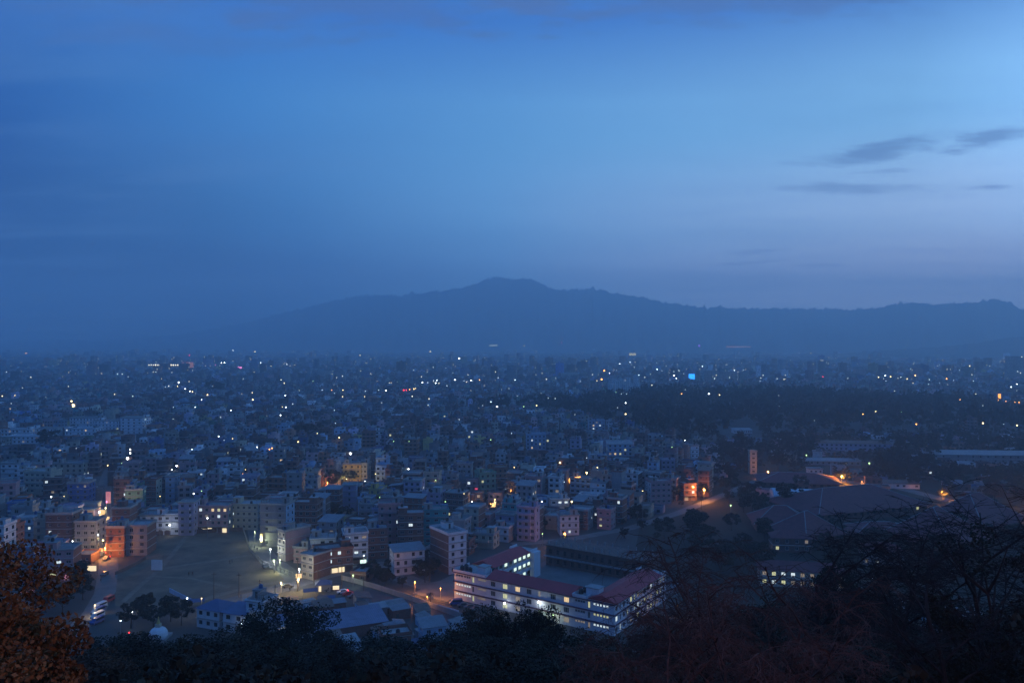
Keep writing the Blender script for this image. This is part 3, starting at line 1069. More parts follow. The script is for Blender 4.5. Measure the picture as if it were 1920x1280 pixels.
FARL = """49,662,o,1.3 83,678,w,1.0 12,697,d,1 132,695,w,.7 28,741,y,.8 21,756,w,.8 203,729,w,.9 174,741,y,1 233,696,w,.9 240,706,w,1 275,664,d,.9 331,650,w,.9
355,666,r,1.2 328,673,v,1 305,725,w,1.3 310,725,w,.8 335,717,w,1.4 333,724,y,.9 347,729,w,1.1 356,733,w,1.2 361,734,w,1.1 378,749,w,.8 399,724,w,.9 389,740,y,1.5 366,763,w,.9 325,763,w,.9
433,769,w,.9 456,710,d,.9 474,749,w,1.6 399,679,w,.9 404,684,p,.8 415,680,w,1.1 421,680,w,1.2 403,677,y,.7 437,657,w,.9 478,659,y,1.4 489,680,w,.9 508,686,y,.7 538,683,w,.7 542,694,w,.8
533,718,w,1 587,714,g,.9 604,731,w,1 622,731,o,.8 643,731,w,1.1 627,737,w,.7 685,733,w,1 710,731,w,.9 723,728,w,1 724,732,w,1.3 757,731,r,1.4 762,731,r,1 768,730,o,1 776,729,y,1.2 779,728,y,.9 792,717,w,1.2 802,717,w,1 813,713,w,.9
817,718,w,1.1 819,713,w,1 853,712,w,1.3 870,714,w,.9 877,713,w,1 883,713,w,1.2 886,714,w,.8 899,712,o,1 934,708,w,1 850,699,w,1 746,698,y,1.2 742,714,d,.9 791,700,y,.9 675,666,w,1.1 807,659,w,1.5 861,672,w,1.7 838,723,w,1
932,762,w,1.4 535,741,w,1.2 549,757,w,1 530,763,w,1.6 536,763,w,1.2 526,778,w,1.2 559,828,w,1.5 636,820,y,1.4 629,793,w,.8 627,769,d,1 595,812,y,.9 738,827,g,1 767,827,g,.9 920,824,g,1.2 905,760,d,.7
983,648,y,1.0 1005,659,w,.8 1053,642,p,1.2 1294,656,r,1.4 1311,648,v,2.2 1076,686,w,1 1083,688,w,.8 1078,685,d,.8 1108,687,d,.8 1133,695,o,1.9 1144,701,v,1.3 1143,699,w,.9 1150,696,y,.9 1156,694,d,.8 1128,711,o,1.9
1047,700,w,1 982,703,d,.9 961,702,w,1 966,712,w,.8 1162,682,w,1.1 1181,679,w,1.1 1198,703,w,.7 1225,693,w,.8 1232,692,w,1 1241,695,d,.9 1261,694,w,.8 1268,695,d,.8 1272,694,d,.8 1282,700,w,.8 1288,692,y,1 1290,693,w,.9 1264,704,w,1.3 1268,709,w,1 1256,712,w,.7 1317,686,w,1
1343,693,d,.7 1355,690,w,.8 1377,694,w,.8 1150,722,w,1.1 1162,723,w,1.3 1172,724,w,1.2 1191,721,w,.7 1155,735,g,.8 1165,738,d,.8 1175,738,d,.8 1173,755,w,1.2 1173,776,y,1.7 1158,764,w,.7 1278,738,o,1.1 1329,738,w,1.4 1349,740,y,1.2 1285,730,w,.8 982,762,g,1.1 1006,760,y,1.3 1028,746,w,.8 1041,747,w,.9 970,742,w,.7
1078,777,w,.7 1284,825,w,.9 1425,700,w,.8 1431,698,o,.8 1436,695,o,.7 1425,714,w,.9 1498,662,w,.9 1521,662,y,1.2 1522,672,o,1 1607,659,w,.9 1620,660,w,1 1601,658,p,.9 1448,676,p,.8 1453,676,w,.8 1469,686,w,.8 1477,699,w,.9 1519,702,w,1.1 1552,708,w,1.1 1543,706,r,.9 1573,688,d,1.1
1647,707,w,1.3 1660,704,w,1.3 1670,706,y,1.3 1661,714,w,.9 1689,707,w,.8 1694,707,w,.7 1701,710,y,1.2 1716,705,y,1.7 1716,703,o,1.2 1712,718,w,.7 1775,710,o,1.4 1788,713,w,.9 1762,718,d,.8 1741,720,d,.8 1818,686,w,1.4 1827,687,w,1.3 1832,711,w,1.4 1825,714,w,1 1780,693,w,.9 1799,694,d,.8 1838,659,o,.9
1907,720,w,.9 1896,725,w,.9 1903,754,o,1 1911,754,o,1 1886,752,o,.8 1618,776,o,1.1 1642,771,w,1.2 1690,772,g,.8 1718,795,o,1.4 1843,793,w,1.8 1907,797,w,1.6 1882,795,w,.8 1460,741,w,.7 1461,761,d,.6 1527,788,d,.7 1800,749,o,.8 1843,760,d,.8
1120,876,y,1.2 1260,838,g,1 964,876,w,1.1 1058,903,w,1 1205,920,y,.9 959,812,d,.9 1100,858,d,.9 704,888,y,.9 817,900,g,1 712,932,g,1.2 745,925,y,1.1 835,940,g,1.3 870,925,y,.8 505,842,o,1.2 510,840,o,1.3 482,838,w,1.1 202,872,y,1.3 378,920,g,1 363,925,w,1.4 228,868,g,.8 143,840,w,.7 360,842,w,.9
410,818,w,1.1 420,825,d,.8 436,822,y,.9 408,842,w,.9 455,888,o,.9 460,880,y,.8 300,930,y,.9 120,930,y,.8""".split()
far_lamps = []
for s_ in FARL:
    a = s_.split(',')
    if a[2] == 'w' and float(a[3]) <= 1.0 and rng.random() < 0.6:
        a[2] = 'd'
    elif a[2] == 'w' and rng.random() < 0.16:
        a[2] = 'y'
    far_lamps.append((float(a[0]), float(a[1]), a[2], lamp(float(a[0]), float(a[1]), a[2], float(a[3]) * 0.78, rng.uniform(15, 20))))

NTH = ['first', 'second', 'third', 'fourth', 'fifth', 'sixth', 'seventh', 'eighth', 'ninth', 'tenth', 'eleventh', 'twelfth', 'thirteenth', 'fourteenth', 'fifteenth', 'sixteenth', 'seventeenth', 'eighteenth', 'nineteenth', 'twentieth']


def nth(i):
    if i < 20:
        return NTH[i]
    return ['twenty', 'thirty', 'forty', 'fifty', 'sixty', 'seventy', 'eighty', 'ninety'][(i + 1) // 10 - 2] + '-' + NTH[(i + 1) % 10 - 1] if (i + 1) % 10 else ['thirtieth', 'fortieth', 'fiftieth', 'sixtieth', 'seventieth', 'eightieth', 'ninetieth'][(i + 1) // 10 - 3]


def order_labels(items, fmt):
    """items (px, object) that share a look: each is named by its place in the row from left to right"""
    items = sorted(items, key=lambda q: q[0])
    for i, (_, o) in enumerate(items):
        w_ = 'leftmost' if i == 0 else ('rightmost' if i == len(items) - 1 else nth(i))
        o['label'] = fmt.replace('#', w_) + ('' if w_ in ('leftmost', 'rightmost') else ' from the left')


bands = {}
for px, py, k, o in far_lamps:
    bn = 'along the far skyline' if py < 675 else ('in the far city below the skyline' if py < 705 else ('in the middle of the far city' if py < 745 else 'over the nearer rooftops'))
    bands.setdefault((k, bn), []).append((px, o))
for (k, bn), L in bands.items():
    order_labels(L, '# ' + FARLAMP[k][0] + ' lamp ' + bn)

# ------------------------------------------------------------------ the school round its courtyard
A = at(852, 1122)
A.z = 0
uu = (at(1152, 1192) - A).normalized()          # along the front, towards the right
vv = Vector((-uu.y, uu.x, 0))                   # towards the back
if vv.y < 0:
    vv = -vv
LF = (at(1152, 1192) - A).length
school_rz = math.atan2(uu.y, uu.x)
M_band = mat('painted_band_maroon', (0.10, 0.05, 0.09), 0.8, 0.15)
M_schoolw = mat('school_plaster', (0.60, 0.60, 0.63), 0.85, 0.1, 0.4, streak=True)
SH = 9.6
FH = 3.2
sch = thing('school_building', A, school_rz, 'long white three storey school with red roofs set round a courtyard', 'school')
# local frame: x along the front (0..LF), y to the back


def along(px):
    """distance along the school front at which this column is seen"""
    # ray X = k*Y ; A + s*uu
    k = (px - 960) / F
    return (k * A.y - A.x) / (uu.x - k * uu.y)


def wing(x0, x1, y0, y1, opens_front=None, front_dir='y-', name='wing_wall'):
    pass


WD = 9.0
win_front = []     # (px0, px1, kind)
def zc(f):
    return f * FH
spec = [  # zoom columns of the front: kind, list of columns, width, floors lit
    ('s', [146, 164, 184, 206, 224, 242], {0: E_cool, 1: E_cool, 2: None}),
    ('t', [268], {0: E_yel, 1: None, 2: E_yel}),
    ('s', [310, 326, 342, 356], {0: E_dim, 1: E_dim, 2: E_dim}),
    ('b', [417], {0: None, 1: None, 2: None}),
    ('b', [507], {0: E_yel, 1: E_yel, 2: E_yel}),
    ('b', [601], {0: E_dim, 1: E_dim, 2: E_warm}),
    ('b', [687], {0: None, 1: None, 2: None}),
    ('t', [765], {0: E_yel, 1: E_cool, 2: E_dim}),
    ('b', [868], {0: None, 1: None, 2: None}),
    ('b', [967], {0: E_dim, 1: None, 2: E_warm}),
    ('s', [1040, 1060, 1080, 1098], {0: E_dim, 1: None, 2: None}),
    ('t', [1137], {0: E_dim, 1: None, 2: E_yel}),
    ('s', [1178, 1202, 1226, 1250, 1274], {0: E_cool, 1: E_yel, 2: E_cool}),
]
ops, wl_ = [], []
for kd, cs, lit in spec:
    for c in cs:
        x = along(820 + c / 4.0)
        w_, h_, dz_ = {'s': (0.85, 0.8, 2.1), 't': (0.8, 2.0, 1.55), 'b': (1.9, 1.7, 1.6)}[kd]
        for fl_ in range(3):
            z_ = fl_ * FH + dz_
            ops.append((x - w_ / 2, x + w_ / 2, z_ - h_ / 2, z_ + h_ / 2))
            wl_.append((x, z_, w_, h_, lit[fl_] or M_glass))
mb = MB()
facade(mb, (0, 0), (1, 0), LF, 0, SH, ops, (0, 1), 0)
mb.face([(0, 0, 0), (0, 0, SH), (0, WD, SH), (0, WD, 0)])
mb.face([(LF, WD, 0), (0, WD, 0), (0, WD, SH), (LF, WD, SH)])
mb.build('front_wing_wall', sch, M_schoolw)
for x, z_, w_, h_, m_ in wl_:
    put_window(sch, x, 0.18, z_, 0, w_, h_, m_, True)
# right wing: outer face from the front corner backwards
LR = 40.0
mb = MB()
ops, wl_ = [], []
rs = random.Random(5)
for c in range(15):
    y_ = 1.6 + c * 2.6
    for fl_ in range(3):
        big = c % 2 == 0
        w_, h_ = (1.5, 1.6) if big else (0.8, 1.9)
        z_ = fl_ * FH + 1.6
        ops.append((y_ - w_ / 2, y_ + w_ / 2, z_ - h_ / 2, z_ + h_ / 2))
        wl_.append((y_, z_, w_, h_, rs.choice([E_yel, E_yel, E_cool, E_dim, M_glass, M_glass, M_glass])))
facade(mb, (LF, 0), (0, 1), LR, 0, SH, ops, (-1, 0), 0)
mb.face([(LF - WD, WD + .01, 0), (LF - WD, WD + .01, SH), (LF - WD, LR, SH), (LF - WD, LR, 0)])
mb.face([(LF, LR, 0), (LF - WD, LR, 0), (LF - WD, LR, SH), (LF, LR, SH)])
mb.build('right_wing_wall', sch, M_schoolw)
for y_, z_, w_, h_, m_ in wl_:
    put_window(sch, LF - 0.18, y_, z_, R(90), w_, h_, m_, True)
# left wing: outer wall plain, inner side an open arcade with lit classrooms, end wall
LL = 40.0
GW = 2.0
mb = MB()
mb.face([(0, WD + .01, 0), (0, WD + .01, SH), (0, LL, SH), (0, LL, 0)])
mb.face([(WD, LL, 0), (0, LL, 0), (0, LL, SH), (WD, LL, SH)])
mb.build('left_wing_wall', sch, M_schoolw)
ops, wl_ = [], []
nb = 9
for c in range(nb):
    y_ = WD + 2.0 + (c + 0.5) * (LL - WD - 3) / nb
    for fl_ in range(3):
        z_ = fl_ * FH + 1.6
        ops.append((y_ - WD - 1.0, y_ - WD + 1.0, z_ - 0.9, z_ + 0.9))
        wl_.append((y_, z_, 2.0, 1.8, E_shopw if rs.random() < 0.65 else M_glass))
mb = MB()
facade(mb, (WD - GW, WD), (0, 1), LL - WD, 0, SH, ops, (-1, 0), 0)
mb.build('classroom_wall', sch, mat('school_inner_wall', (0.55, 0.55, 0.45), 0.85, 0.1))
for y_, z_, w_, h_, m_ in wl_:
    put_window(sch, WD - GW - 0.18, y_, z_, R(90), w_, h_, m_, True)
pil = MB().box(-0.16, 0.16, -0.16, 0.16, 0, SH).mesh('pillar', M_schoolw)
for c in range(nb + 1):
    inst('pillar', pil, sch, (WD - 0.16, WD + 2.0 + c * (LL - WD - 3) / nb, 0))
gal = MB().box(WD - GW, WD + 0.05, WD + 0.02, LL - 0.02, -0.1, 0.1).box(WD - 0.05, WD + 0.02, WD + 0.02, LL - 0.02, 0.103, 0.95).mesh('gallery', M_schoolw)
for fl_ in (1, 2):
    inst('gallery', gal, sch, (0, 0, fl_ * FH))
ew = MB().box(WD - GW + 0.01, WD, LL - 0.25, LL - 0.003, 0, SH)
ew.box(WD - 0.02, WD + 1.6, LL - 4.5, LL, 0, SH)
ew.build('end_wall', sch, M_schoolw)
# bands between the floors
for fl_ in (1, 2, 3):
    z_ = fl_ * FH
    b_ = MB()
    b_.box(-0.35, LF + 0.35, -0.55, -0.003, z_ - 0.22, z_ + 0.1).box(LF + 0.003, LF + 0.35, 0.0, LR, z_ - 0.22, z_ + 0.1).box(-0.35, -0.003, 0.0, LL, z_ - 0.22, z_ + 0.1)
    b_.build('floor_band', sch, M_band)
# flat corner terraces with white parapets and red sheet roofs over the wings
ZT = SH + 0.12


def flat(x0, x1, y0, y1, nm):
    b_ = MB().box(x0, x1, y0, y1, SH + 0.105, SH + 0.25, 0)
    b_.box(x0 - 0.02, x1, y0 - 0.5, y0 - 0.35, SH + 0.11, SH + 1.0, 1)
    b_.box(x0 - 0.3, x0 - 0.15, y0 - 0.34, y1, SH + 0.11, SH + 1.0, 1)
    b_.box(x1 + 0.1, x1 + 0.25, y0 - 0.34, y1, SH + 0.11, SH + 1.0, 1)
    b_.build(nm, sch, M_roofw, M_schoolw)


def gable(x0, x1, y0, y1, axis, nm, h_=1.9):
    b_ = MB()
    o_ = 0.7
    z0_ = SH + 0.15
    if axis == 'x':
        ym = (y0 + y1) / 2
        b_.face([(x0, y0 - o_, z0_), (x1, y0 - o_, z0_), (x1, ym, z0_ + h_), (x0, ym, z0_ + h_)])
        b_.face([(x1, y1 + o_, z0_), (x0, y1 + o_, z0_), (x0, ym, z0_ + h_), (x1, ym, z0_ + h_)])
        b_.face([(x0, y0 - o_, z0_), (x0, ym, z0_ + h_), (x0, y1 + o_, z0_)])
        b_.face([(x1, y1 + o_, z0_), (x1, ym, z0_ + h_), (x1, y0 - o_, z0_)])
    else:
        xm = (x0 + x1) / 2
        b_.face([(x1 + o_, y0, z0_), (x1 + o_, y1, z0_), (xm, y1, z0_ + h_), (xm, y0, z0_ + h_)])
        b_.face([(x0 - o_, y1, z0_), (x0 - o_, y0, z0_), (xm, y0, z0_ + h_), (xm, y1, z0_ + h_)])
        b_.face([(x0 - o_, y0, z0_), (x1 + o_, y0, z0_), (xm, y0, z0_ + h_)])
        b_.face([(x1 + o_, y1, z0_), (x0 - o_, y1, z0_), (xm, y1, z0_ + h_)])
    b_.build(nm, sch, M_redroof)


XA, XB = along(912), along(1075)
flat(0, XA, 0, WD, 'roof_terrace')
gable(XA + 0.3, XB - 0.2, 0, WD, 'x', 'red_roof')
flat(XB, LF - WD - 0.6, 0, WD, 'roof_terrace')
gable(LF - WD, LF, 0.2, LR - 4.6, 'y', 'red_roof')
flat(LF - WD, LF, LR - 4.2, LR, 'roof_terrace')
gable(0.3, WD, WD + 1.4, LL - 5.2, 'y', 'red_roof')
flat(0, WD, LL - 4.8, LL, 'roof_terrace')
for x_, y_, a_ in ((XA - 3.5, 3.5, 3.2), (XB + 5.2, 4.6, 4.4)):
    b_ = MB().box(-a_ / 2, a_ / 2, -1.7, 1.7, 0, 2.4, 0).box(-a_ / 2 - .3, a_ / 2 + .3, -2, 2, 2.403, 2.6, 1)
    b_.build('stair_head', sch, M_schoolw, M_roofw, loc=(x_, y_, SH + 0.25))
for x_, y_ in ((1.8, 2.2), (3.6, 2.4), (5.4, 2.0), (1.9, 4.4), (XA - 1.0, 6), (XB + 1.2, 3.0), (XB + 1.4, 5.2)):
    inst('water_tank', tank_mesh(M_tank), sch, (x_, y_, SH + 0.25), 0, 1.2)
for q in ((0, 0), (LF / 2, 0), (LF, 0), (LF, LR), (0, LL), (LF / 4, 0), (LF * .75, 0)):
    c_ = A + uu * q[0] + vv * q[1]
    claim(c_.x, c_.y, 9)
cp = [A + uu * 2 + vv * 2, A + uu * (LF - 2) + vv * 2, A + uu * (LF - 2) + vv * 62, A + uu * 2 + vv * 62]
sheet('courtyard', cp, M_court, 0.07)
yp = [A - uu * 16 - vv * 4, A - uu * 0.4 - vv * 4, A - uu * 0.4 + vv * 36, A - uu * 18 + vv * 24]
sheet('school_yard', yp, M_dustroad, 0.075)
# the unfinished block that closes the courtyard behind
p0 = at(1024, 1058)
ub = thing('unfinished_block', p0, school_rz, 'long dark unfinished concrete block with scaffolding behind the school courtyard', 'building')
LU, HU = 44.0, 8.2
ops = []
for c in range(13):
    xc = 2 + c * 3.3
    for z_ in (0.9, 4.7):
        ops.append((xc - 0.75, xc + 0.75, z_, z_ + 1.9))
mb = MB()
facade(mb, (0, 0), (1, 0), LU, 0, HU, ops, (0, 1), 0, 0.5)
mb.face([(0, 0, 0), (0, 0, HU), (0, 11, HU), (0, 11, 0)]); mb.face([(LU, 0, 0), (LU, 11, 0), (LU, 11, HU), (LU, 0, HU)])
mb.face([(LU, 11, 0), (0, 11, 0), (0, 11, HU), (LU, 11, HU)]); mb.face([(0, 0.5, 0), (LU, 0.5, 0), (LU, 0.5, HU), (0, 0.5, HU)], 1)
mb.build('wall', ub, WALLS['brown brick'], M_dark)
MB().box(-0.6, LU + 0.6, -1.2, 11.4, HU + 0.003, HU + 0.28).build('roof_slab', ub, WALLS['brown brick'])
MB().box(-0.4, LU + 0.4, -1.8, -0.003, 3.9, 4.1).build('floor_slab', ub, M_conc)
sp_ = MB().tube((0, 0, 0), (0, 0, 9.5), 0.06, n=4).mesh('scaffold_pole', M_wood)
for c in range(22):
    inst('scaffold_pole', sp_, ub, (1 + c * 2.0, -1.5, 0), 0, (1, 1, rng.uniform(0.85, 1.1)))
rl = MB().tube((0, 0, 0), (LU, 0, 0), 0.05, n=4).mesh('scaffold_rail', M_wood)
for z_ in (2.4, 6.2):
    inst('scaffold_rail', rl, ub, (0, -1.58, z_))
bar = MB().box(-0.18, 0.18, -0.18, 0.18, 0, 1.5).mesh('column_stub', M_conc)
for c in range(13):
    for y_ in (0.6, 10):
        inst('column_stub', bar, ub, (1 + c * 3.4, y_, HU + 0.28))
for k in range(6):
    c_ = p0 + uu * (k * 8 + 3) + vv * 6
    claim(c_.x, c_.y, 7)
# rubble and planting in the court
# ------------------------------------------------------------------ houses placed one by one from the photograph
HB = [
    # px, py, w, d, fl, rot, kwargs
    (393, 998, 17.5, 10, 4, -3, dict(wall='pink', side='grey', shop=E_shop, lit=0.4, ncol=6, tower=True, tanks=2, label='wide four storey block with lit windows and a bright row of shops at the field')),
    (457, 993, 13.6, 9, 4, -3, dict(wall='cream', side='grey', lit=0.05, ncol=5, label='cream block of dark square windows right of the lit shop block')),
    (285, 1003, 11, 9, 3, 4, dict(wall='bright white', lit=0.02, ncol=3, label='white three storey house with a blue tank at the far edge of the field', tankm=M_tankb)),
    (322, 1002, 8.5, 8, 3, 4, dict(wall='bright white', lit=0.04, tower=False, tanks=0, label='low white house just right of the one with the blue tank')),
    (256, 1041, 8.6, 10, 4, 4, dict(wall='grey', side='brick', lit=0.0, tower=False, tanks=0, ncol=2, label='blank walled four storey house on the left edge of the sports ground')),
    (216, 1044, 7.4, 9, 4, 4, dict(wall='brick', lit=0.05, label='brick house between the bright street and the blank walled one')),
    (528, 1050, 5.5, 12, 4, -40, dict(wall='cream', side='pink', blank_right=True, lit=0.0, tower=True, tanks=1, label='narrow cream fronted house with a tall blank pinkish side wall by the lane')),
    (512, 1024, 12, 9, 6, -8, dict(wall='grey', side='pale blue', lit=0.02, ncol=2, label='tall blue grey block with few windows behind the lane')),
    (570, 1006, 12, 9, 5, -4, dict(wall='brick', lit=0.0, ncol=4, balcony=False, label='dark brick block with pale pillars behind the junction')),
    (576, 1085, 6.5, 9, 3, -32, dict(wall='cream', side='brick', lit=0.05, blank_right=True, tower=False, label='small corner house with cream front and red side wall at the junction')),
    (628, 1074, 14, 8, 3, 24, dict(wall='brick', shop=E_shop, lit=0.1, label='brick row with lit shops facing the road junction')),
    (605, 1052, 10, 8, 3, 10, dict(wall='white', lit=0.15, tower=True, label='white house with terrace roofs behind the brick shops')),
    (668, 1057, 9.5, 9, 4, 18, dict(wall='white', side='pale blue', shop=E_shopw, lit=0.45, ncol=3, label='white four storey house with pinkish eaves and greenish lit shops')),
    (708, 1047, 8, 8, 4, 14, dict(wall='brick', lit=0.05, label='brick house with white window bays right of the white shop house')),
    (731, 1024, 10, 9, 6, 8, dict(wall='pink', lit=0.04, balcony=True, label='tallest balcony house with white edged floors in mid town')),
    (770, 1030, 11, 9, 5, 8, dict(wall='brown brick', lit=0.06, label='dark brown house with one round lit window right of the balcony house')),
    (768, 1076, 12, 8, 3, 22, dict(wall='white', side='white', roof='metal', lit=0.0, label='white house under a sloping sheet roof among dark trees')),
    (858, 1074, 8, 15, 5, 34, dict(wall='white', side='brown brick', blank_left=True, lit=0.0, label='house with a huge blank brown side wall and narrow white front')),
    (818, 1020, 11, 8, 5, 10, dict(wall='teal', lit=0.0, label='turquoise painted house behind the huge brown wall')),
    (655, 964, 7, 8, 5, 6, dict(wall='lavender', lit=0.0, ncol=1, tower=False, tanks=0, label='tall narrow lavender slab with a blank front')),
    (660, 906, 12, 9, 4, -6, dict(wall='yellow', lit=0.02, ncol=3, name='town_house', label='house front glowing yellow in lamp light left of centre')),
    (681, 906, 5, 9, 4, -6, dict(wall='cream', lit=0.0, label='narrow cream house joined to the right of the yellow lit front')),
    (620, 913, 8, 8, 2, -6, dict(wall='terracotta', lit=0.1, label='low terracotta house catching orange light left of the yellow one')),
    (517, 925, 11, 9, 3, -14, dict(wall='terracotta', lit=0.0, label='salmon coloured house with a white tower on its roof left of centre')),
    (915, 926, 10, 9, 4, 24, dict(wall='green', lit=0.05, label='green house at the corner of the lit side street')),
    (934, 905, 12, 9, 3, 6, dict(wall='terracotta', lit=0.15, label='reddish house with a lit terrace above the side street')),
    (1088, 926, 13, 9, 3, -24, dict(wall='pale blue', lit=0.0, label='pale blue house with an orange strip of light along its gable')),
    (1163, 862, 19, 11, 4, 0, dict(wall='pale blue', lit=0.3, roof='metal', label='large pale hall with a sheet roof and lit top windows right of centre', ncol=5)),
    (1068, 1003, 9, 8, 3, 6, dict(wall='white', lit=0.05, label='white house behind the left end of the unfinished block')),
    (62, 1022, 13, 9, 4, 8, dict(wall='white', lit=0.03, ncol=4, label='white house with blue dark windows beside the orange leaves')),
    (110, 1030, 11, 9, 5, 4, dict(wall='brown brick', lit=0.1, label='dark brick block of five floors left of the bright street')),
    (160, 1032, 9, 9, 4, 2, dict(wall='grey', lit=0.05, label='grey house standing directly left of the bright street traffic')),
    (110, 1092, 10, 9, 4, 12, dict(wall='pink', side='brick', lit=0.15, label='pinkish house with lit rooms in the lower left block')),
    (95, 1065, 8, 8, 3, 12, dict(wall='lavender', lit=0.2, label='low lavender house behind the pinkish one at lower left')),
    (319, 945, 5, 8, 5, 3, dict(wall='pale blue', lit=0.0, ncol=1, tower=False, tanks=0, label='narrow pale blue tower house with a blank front')),
    (282, 952, 6, 8, 5, 3, dict(wall='brick', side='cream', lit=0.0, tower=False, label='narrow brick house with a cream edge left of the pale blue tower house')),
    (146, 948, 11, 9, 4, 6, dict(wall='blue', lit=0.05, label='deep blue house left of the upper bright street')),
    (18, 905, 11, 9, 4, 6, dict(wall='bright white', lit=0.0, label='white block at the left edge above the orange leaves')),
    (70, 935, 16, 10, 5, -4, dict(wall='cream', lit=0.03, blank_right=True, label='broad cream grey block near the left edge')),
    (127, 895, 20, 9, 3, 0, dict(wall='cream', lit=0.05, ncol=5, label='long cream house with a colonnade of dark openings at left')),
    (283, 893, 7, 8, 4, 3, dict(wall='pink', lit=0.0, label='pink tower house left of the pinkish white lamp')),
    (690, 845, 10, 8, 5, 0, dict(wall='brick', lit=0.04, label='brick house left of the small white block in mid distance')),
    (711, 842, 7, 8, 5, 6, dict(wall='bright white', lit=0.0, label='small bright white block with dark windows in mid distance')),
    (770, 860, 10, 8, 5, -6, dict(wall='terracotta', lit=0.0, label='rust coloured block with rows of dark windows in mid distance')),
    (246, 820, 22, 14, 6, -8, dict(wall='bright white', lit=0.12, ncol=4, name='apartment_block', cat='apartment block', label='tall white building standing above the white rows at far left')),
    (1119, 812, 16, 10, 4, 0, dict(wall='pale blue', lit=0.4, label='pale block with yellow lit windows at the edge of the wood')),
    (1005, 850, 16, 10, 5, 0, dict(wall='pale blue', side='white', lit=0.1, label='pale slab with two yellow windows left of the sheet roofed hall')),
    (1303, 866, 6, 7, 4, 0, dict(wall='bright white', lit=0.0, tower=False, label='small white cube house in the low blocks near the park')),
    (1253, 888, 9, 8, 3, 0, dict(wall='lavender', lit=0.0, tower=False, label='plain lavender house in the low blocks near the park')),
    (1413, 888, 4.5, 4.5, 5, 0, dict(wall='cream', lit=0.0, ncol=1, tower=False, tanks=0, name='tower', cat='tower', label='slim cream tower beside the orange lit road bend')),
    (1294, 938, 8, 8, 3, 16, dict(wall='brick', lit=0.3, shop=E_shop, label='brick house with yellow lit shop by the bright orange lamp')),
    (1240, 945, 12, 9, 4, 10, dict(wall='pink', side='white', lit=0.1, label='pink and white house left of the orange lit road')),
    (1050, 958, 10, 8, 2, 8, dict(wall='white', lit=0.2, label='low white house with warm doorway left of the orange road')),
    (390, 1178, 9, 8, 2, -22, dict(wall='white', roof='blue hip', lit=0.0, tower=False, label='white two storey house with a pale blue hipped roof below the field', blank_left=True)),
    (437, 1186, 8, 7, 2, -22, dict(wall='white', roof='blue', lit=0.1, label='small white house right of the blue hipped roof')),
    (478, 1182, 6.5, 7, 3, -18, dict(wall='white', side='grey', lit=0.0, label='white house with stacked balconies left of the dark tree', balcony=True)),
    (745, 1232, 8, 6, 2, 20, dict(wall='brick', lit=0.0, label='small brick house with posts on its roof in the shed quarter', tower=False)),
    (815, 1212, 7, 6, 2, 20, dict(wall='pale blue', roof='metal', lit=0.0, label='pale house with a sheet roof in the shed quarter')),
    (1600, 845, 60, 9, 2, -8, dict(wall='lavender', roof='rust', lit=0.0, ncol=16, name='long_building', cat='building', label='long low building with a row of dark windows beyond the tiled halls')),
    (1672, 915, 32, 7, 1, -10, dict(wall='white', roof='rust', lit=0.0, ncol=9, name='long_building', cat='building', label='low white row beside the orange lit road')),
    (1560, 872, 40, 8, 1, -8, dict(wall='grey', roof='metal', lit=0.05, ncol=10, name='long_building', cat='building', label='long grey roofed shed right of the cream tower')),
    (1530, 888, 9, 7, 1, -4, dict(wall='white', lit=0.0, tower=False, tanks=0, label='small white hut at the start of the orange lit road')),
    (1860, 868, 95, 12, 2, -5, dict(wall='grey', roof='metal', lit=0.0, ncol=18, name='long_building', cat='building', label='very long pale roofed hall at the right edge of the valley')),
    (1393, 812, 18, 9, 1, 0, dict(wall='white', lit=0.0, roof='metal', name='long_building', cat='building', ncol=8, label='white pavilion standing alone inside the dark wood')),
    (1505, 1102, 30, 9, 2, -12, dict(wall='cream', roof='tile hip', lit=0.85, ncol=9, name='long_building', cat='building', label='long house with a band of greenish lit windows behind the dark trees')),
    (1655, 1060, 16, 9, 2, -8, dict(wall='grey', roof='tile hip', lit=0.3, ncol=4, label='dark house with two pairs of yellow windows at right')),
    (1485, 1035, 16, 9, 2, -8, dict(wall='brown brick', roof='tile hip', lit=0.4, ncol=4, label='dark brick house with lit porch below the tiled halls')),
    (1650, 1180, 18, 8, 2, -6, dict(wall='pale blue', roof='metal', lit=0.0, ncol=5, label='pale blue house almost hidden by trees at lower right')),
    (1800, 1200, 16, 8, 2, -6, dict(wall='pale blue', roof='metal', lit=0.0, ncol=5, label='grey blue roofed house hidden at the foot of the right slope')),
    (25, 824, 30, 12, 3, 0, dict(wall='bright white', lit=0.15, ncol=9, name='terrace_row', cat='terrace', label='white stepped terrace row at the left edge')),
    (80, 822, 26, 12, 3, 0, dict(wall='bright white', lit=0.05, ncol=8, name='terrace_row', cat='terrace', label='white stepped terrace row just right of the edge one')),
    (158, 806, 32, 12, 4, -6, dict(wall='bright white', lit=0.08, ncol=9, name='terrace_row', cat='terrace', label='white terrace row with many dark windows left of the tall white building')),
    (52, 838, 34, 12, 3, 0, dict(wall='bright white', lit=0.05, ncol=9, name='terrace_row', cat='terrace', label='nearest white terrace row low at the left edge')),
    (150, 822, 30, 12, 3, -6, dict(wall='bright white', lit=0.05, ncol=8, name='terrace_row', cat='terrace', label='front white terrace row left of the tall white building')),
    (200, 812, 26, 12, 4, -6, dict(wall='bright white', lit=0.03, ncol=7, name='terrace_row', cat='terrace', label='white terrace row next to the tall white building')),
]
n_named = 0
for px, py, w, d, fl, rot, kw in HB:
    hp(px, py, w, d, fl, rot, detail=2 if py > 930 else 1, **kw)
    n_named += 1
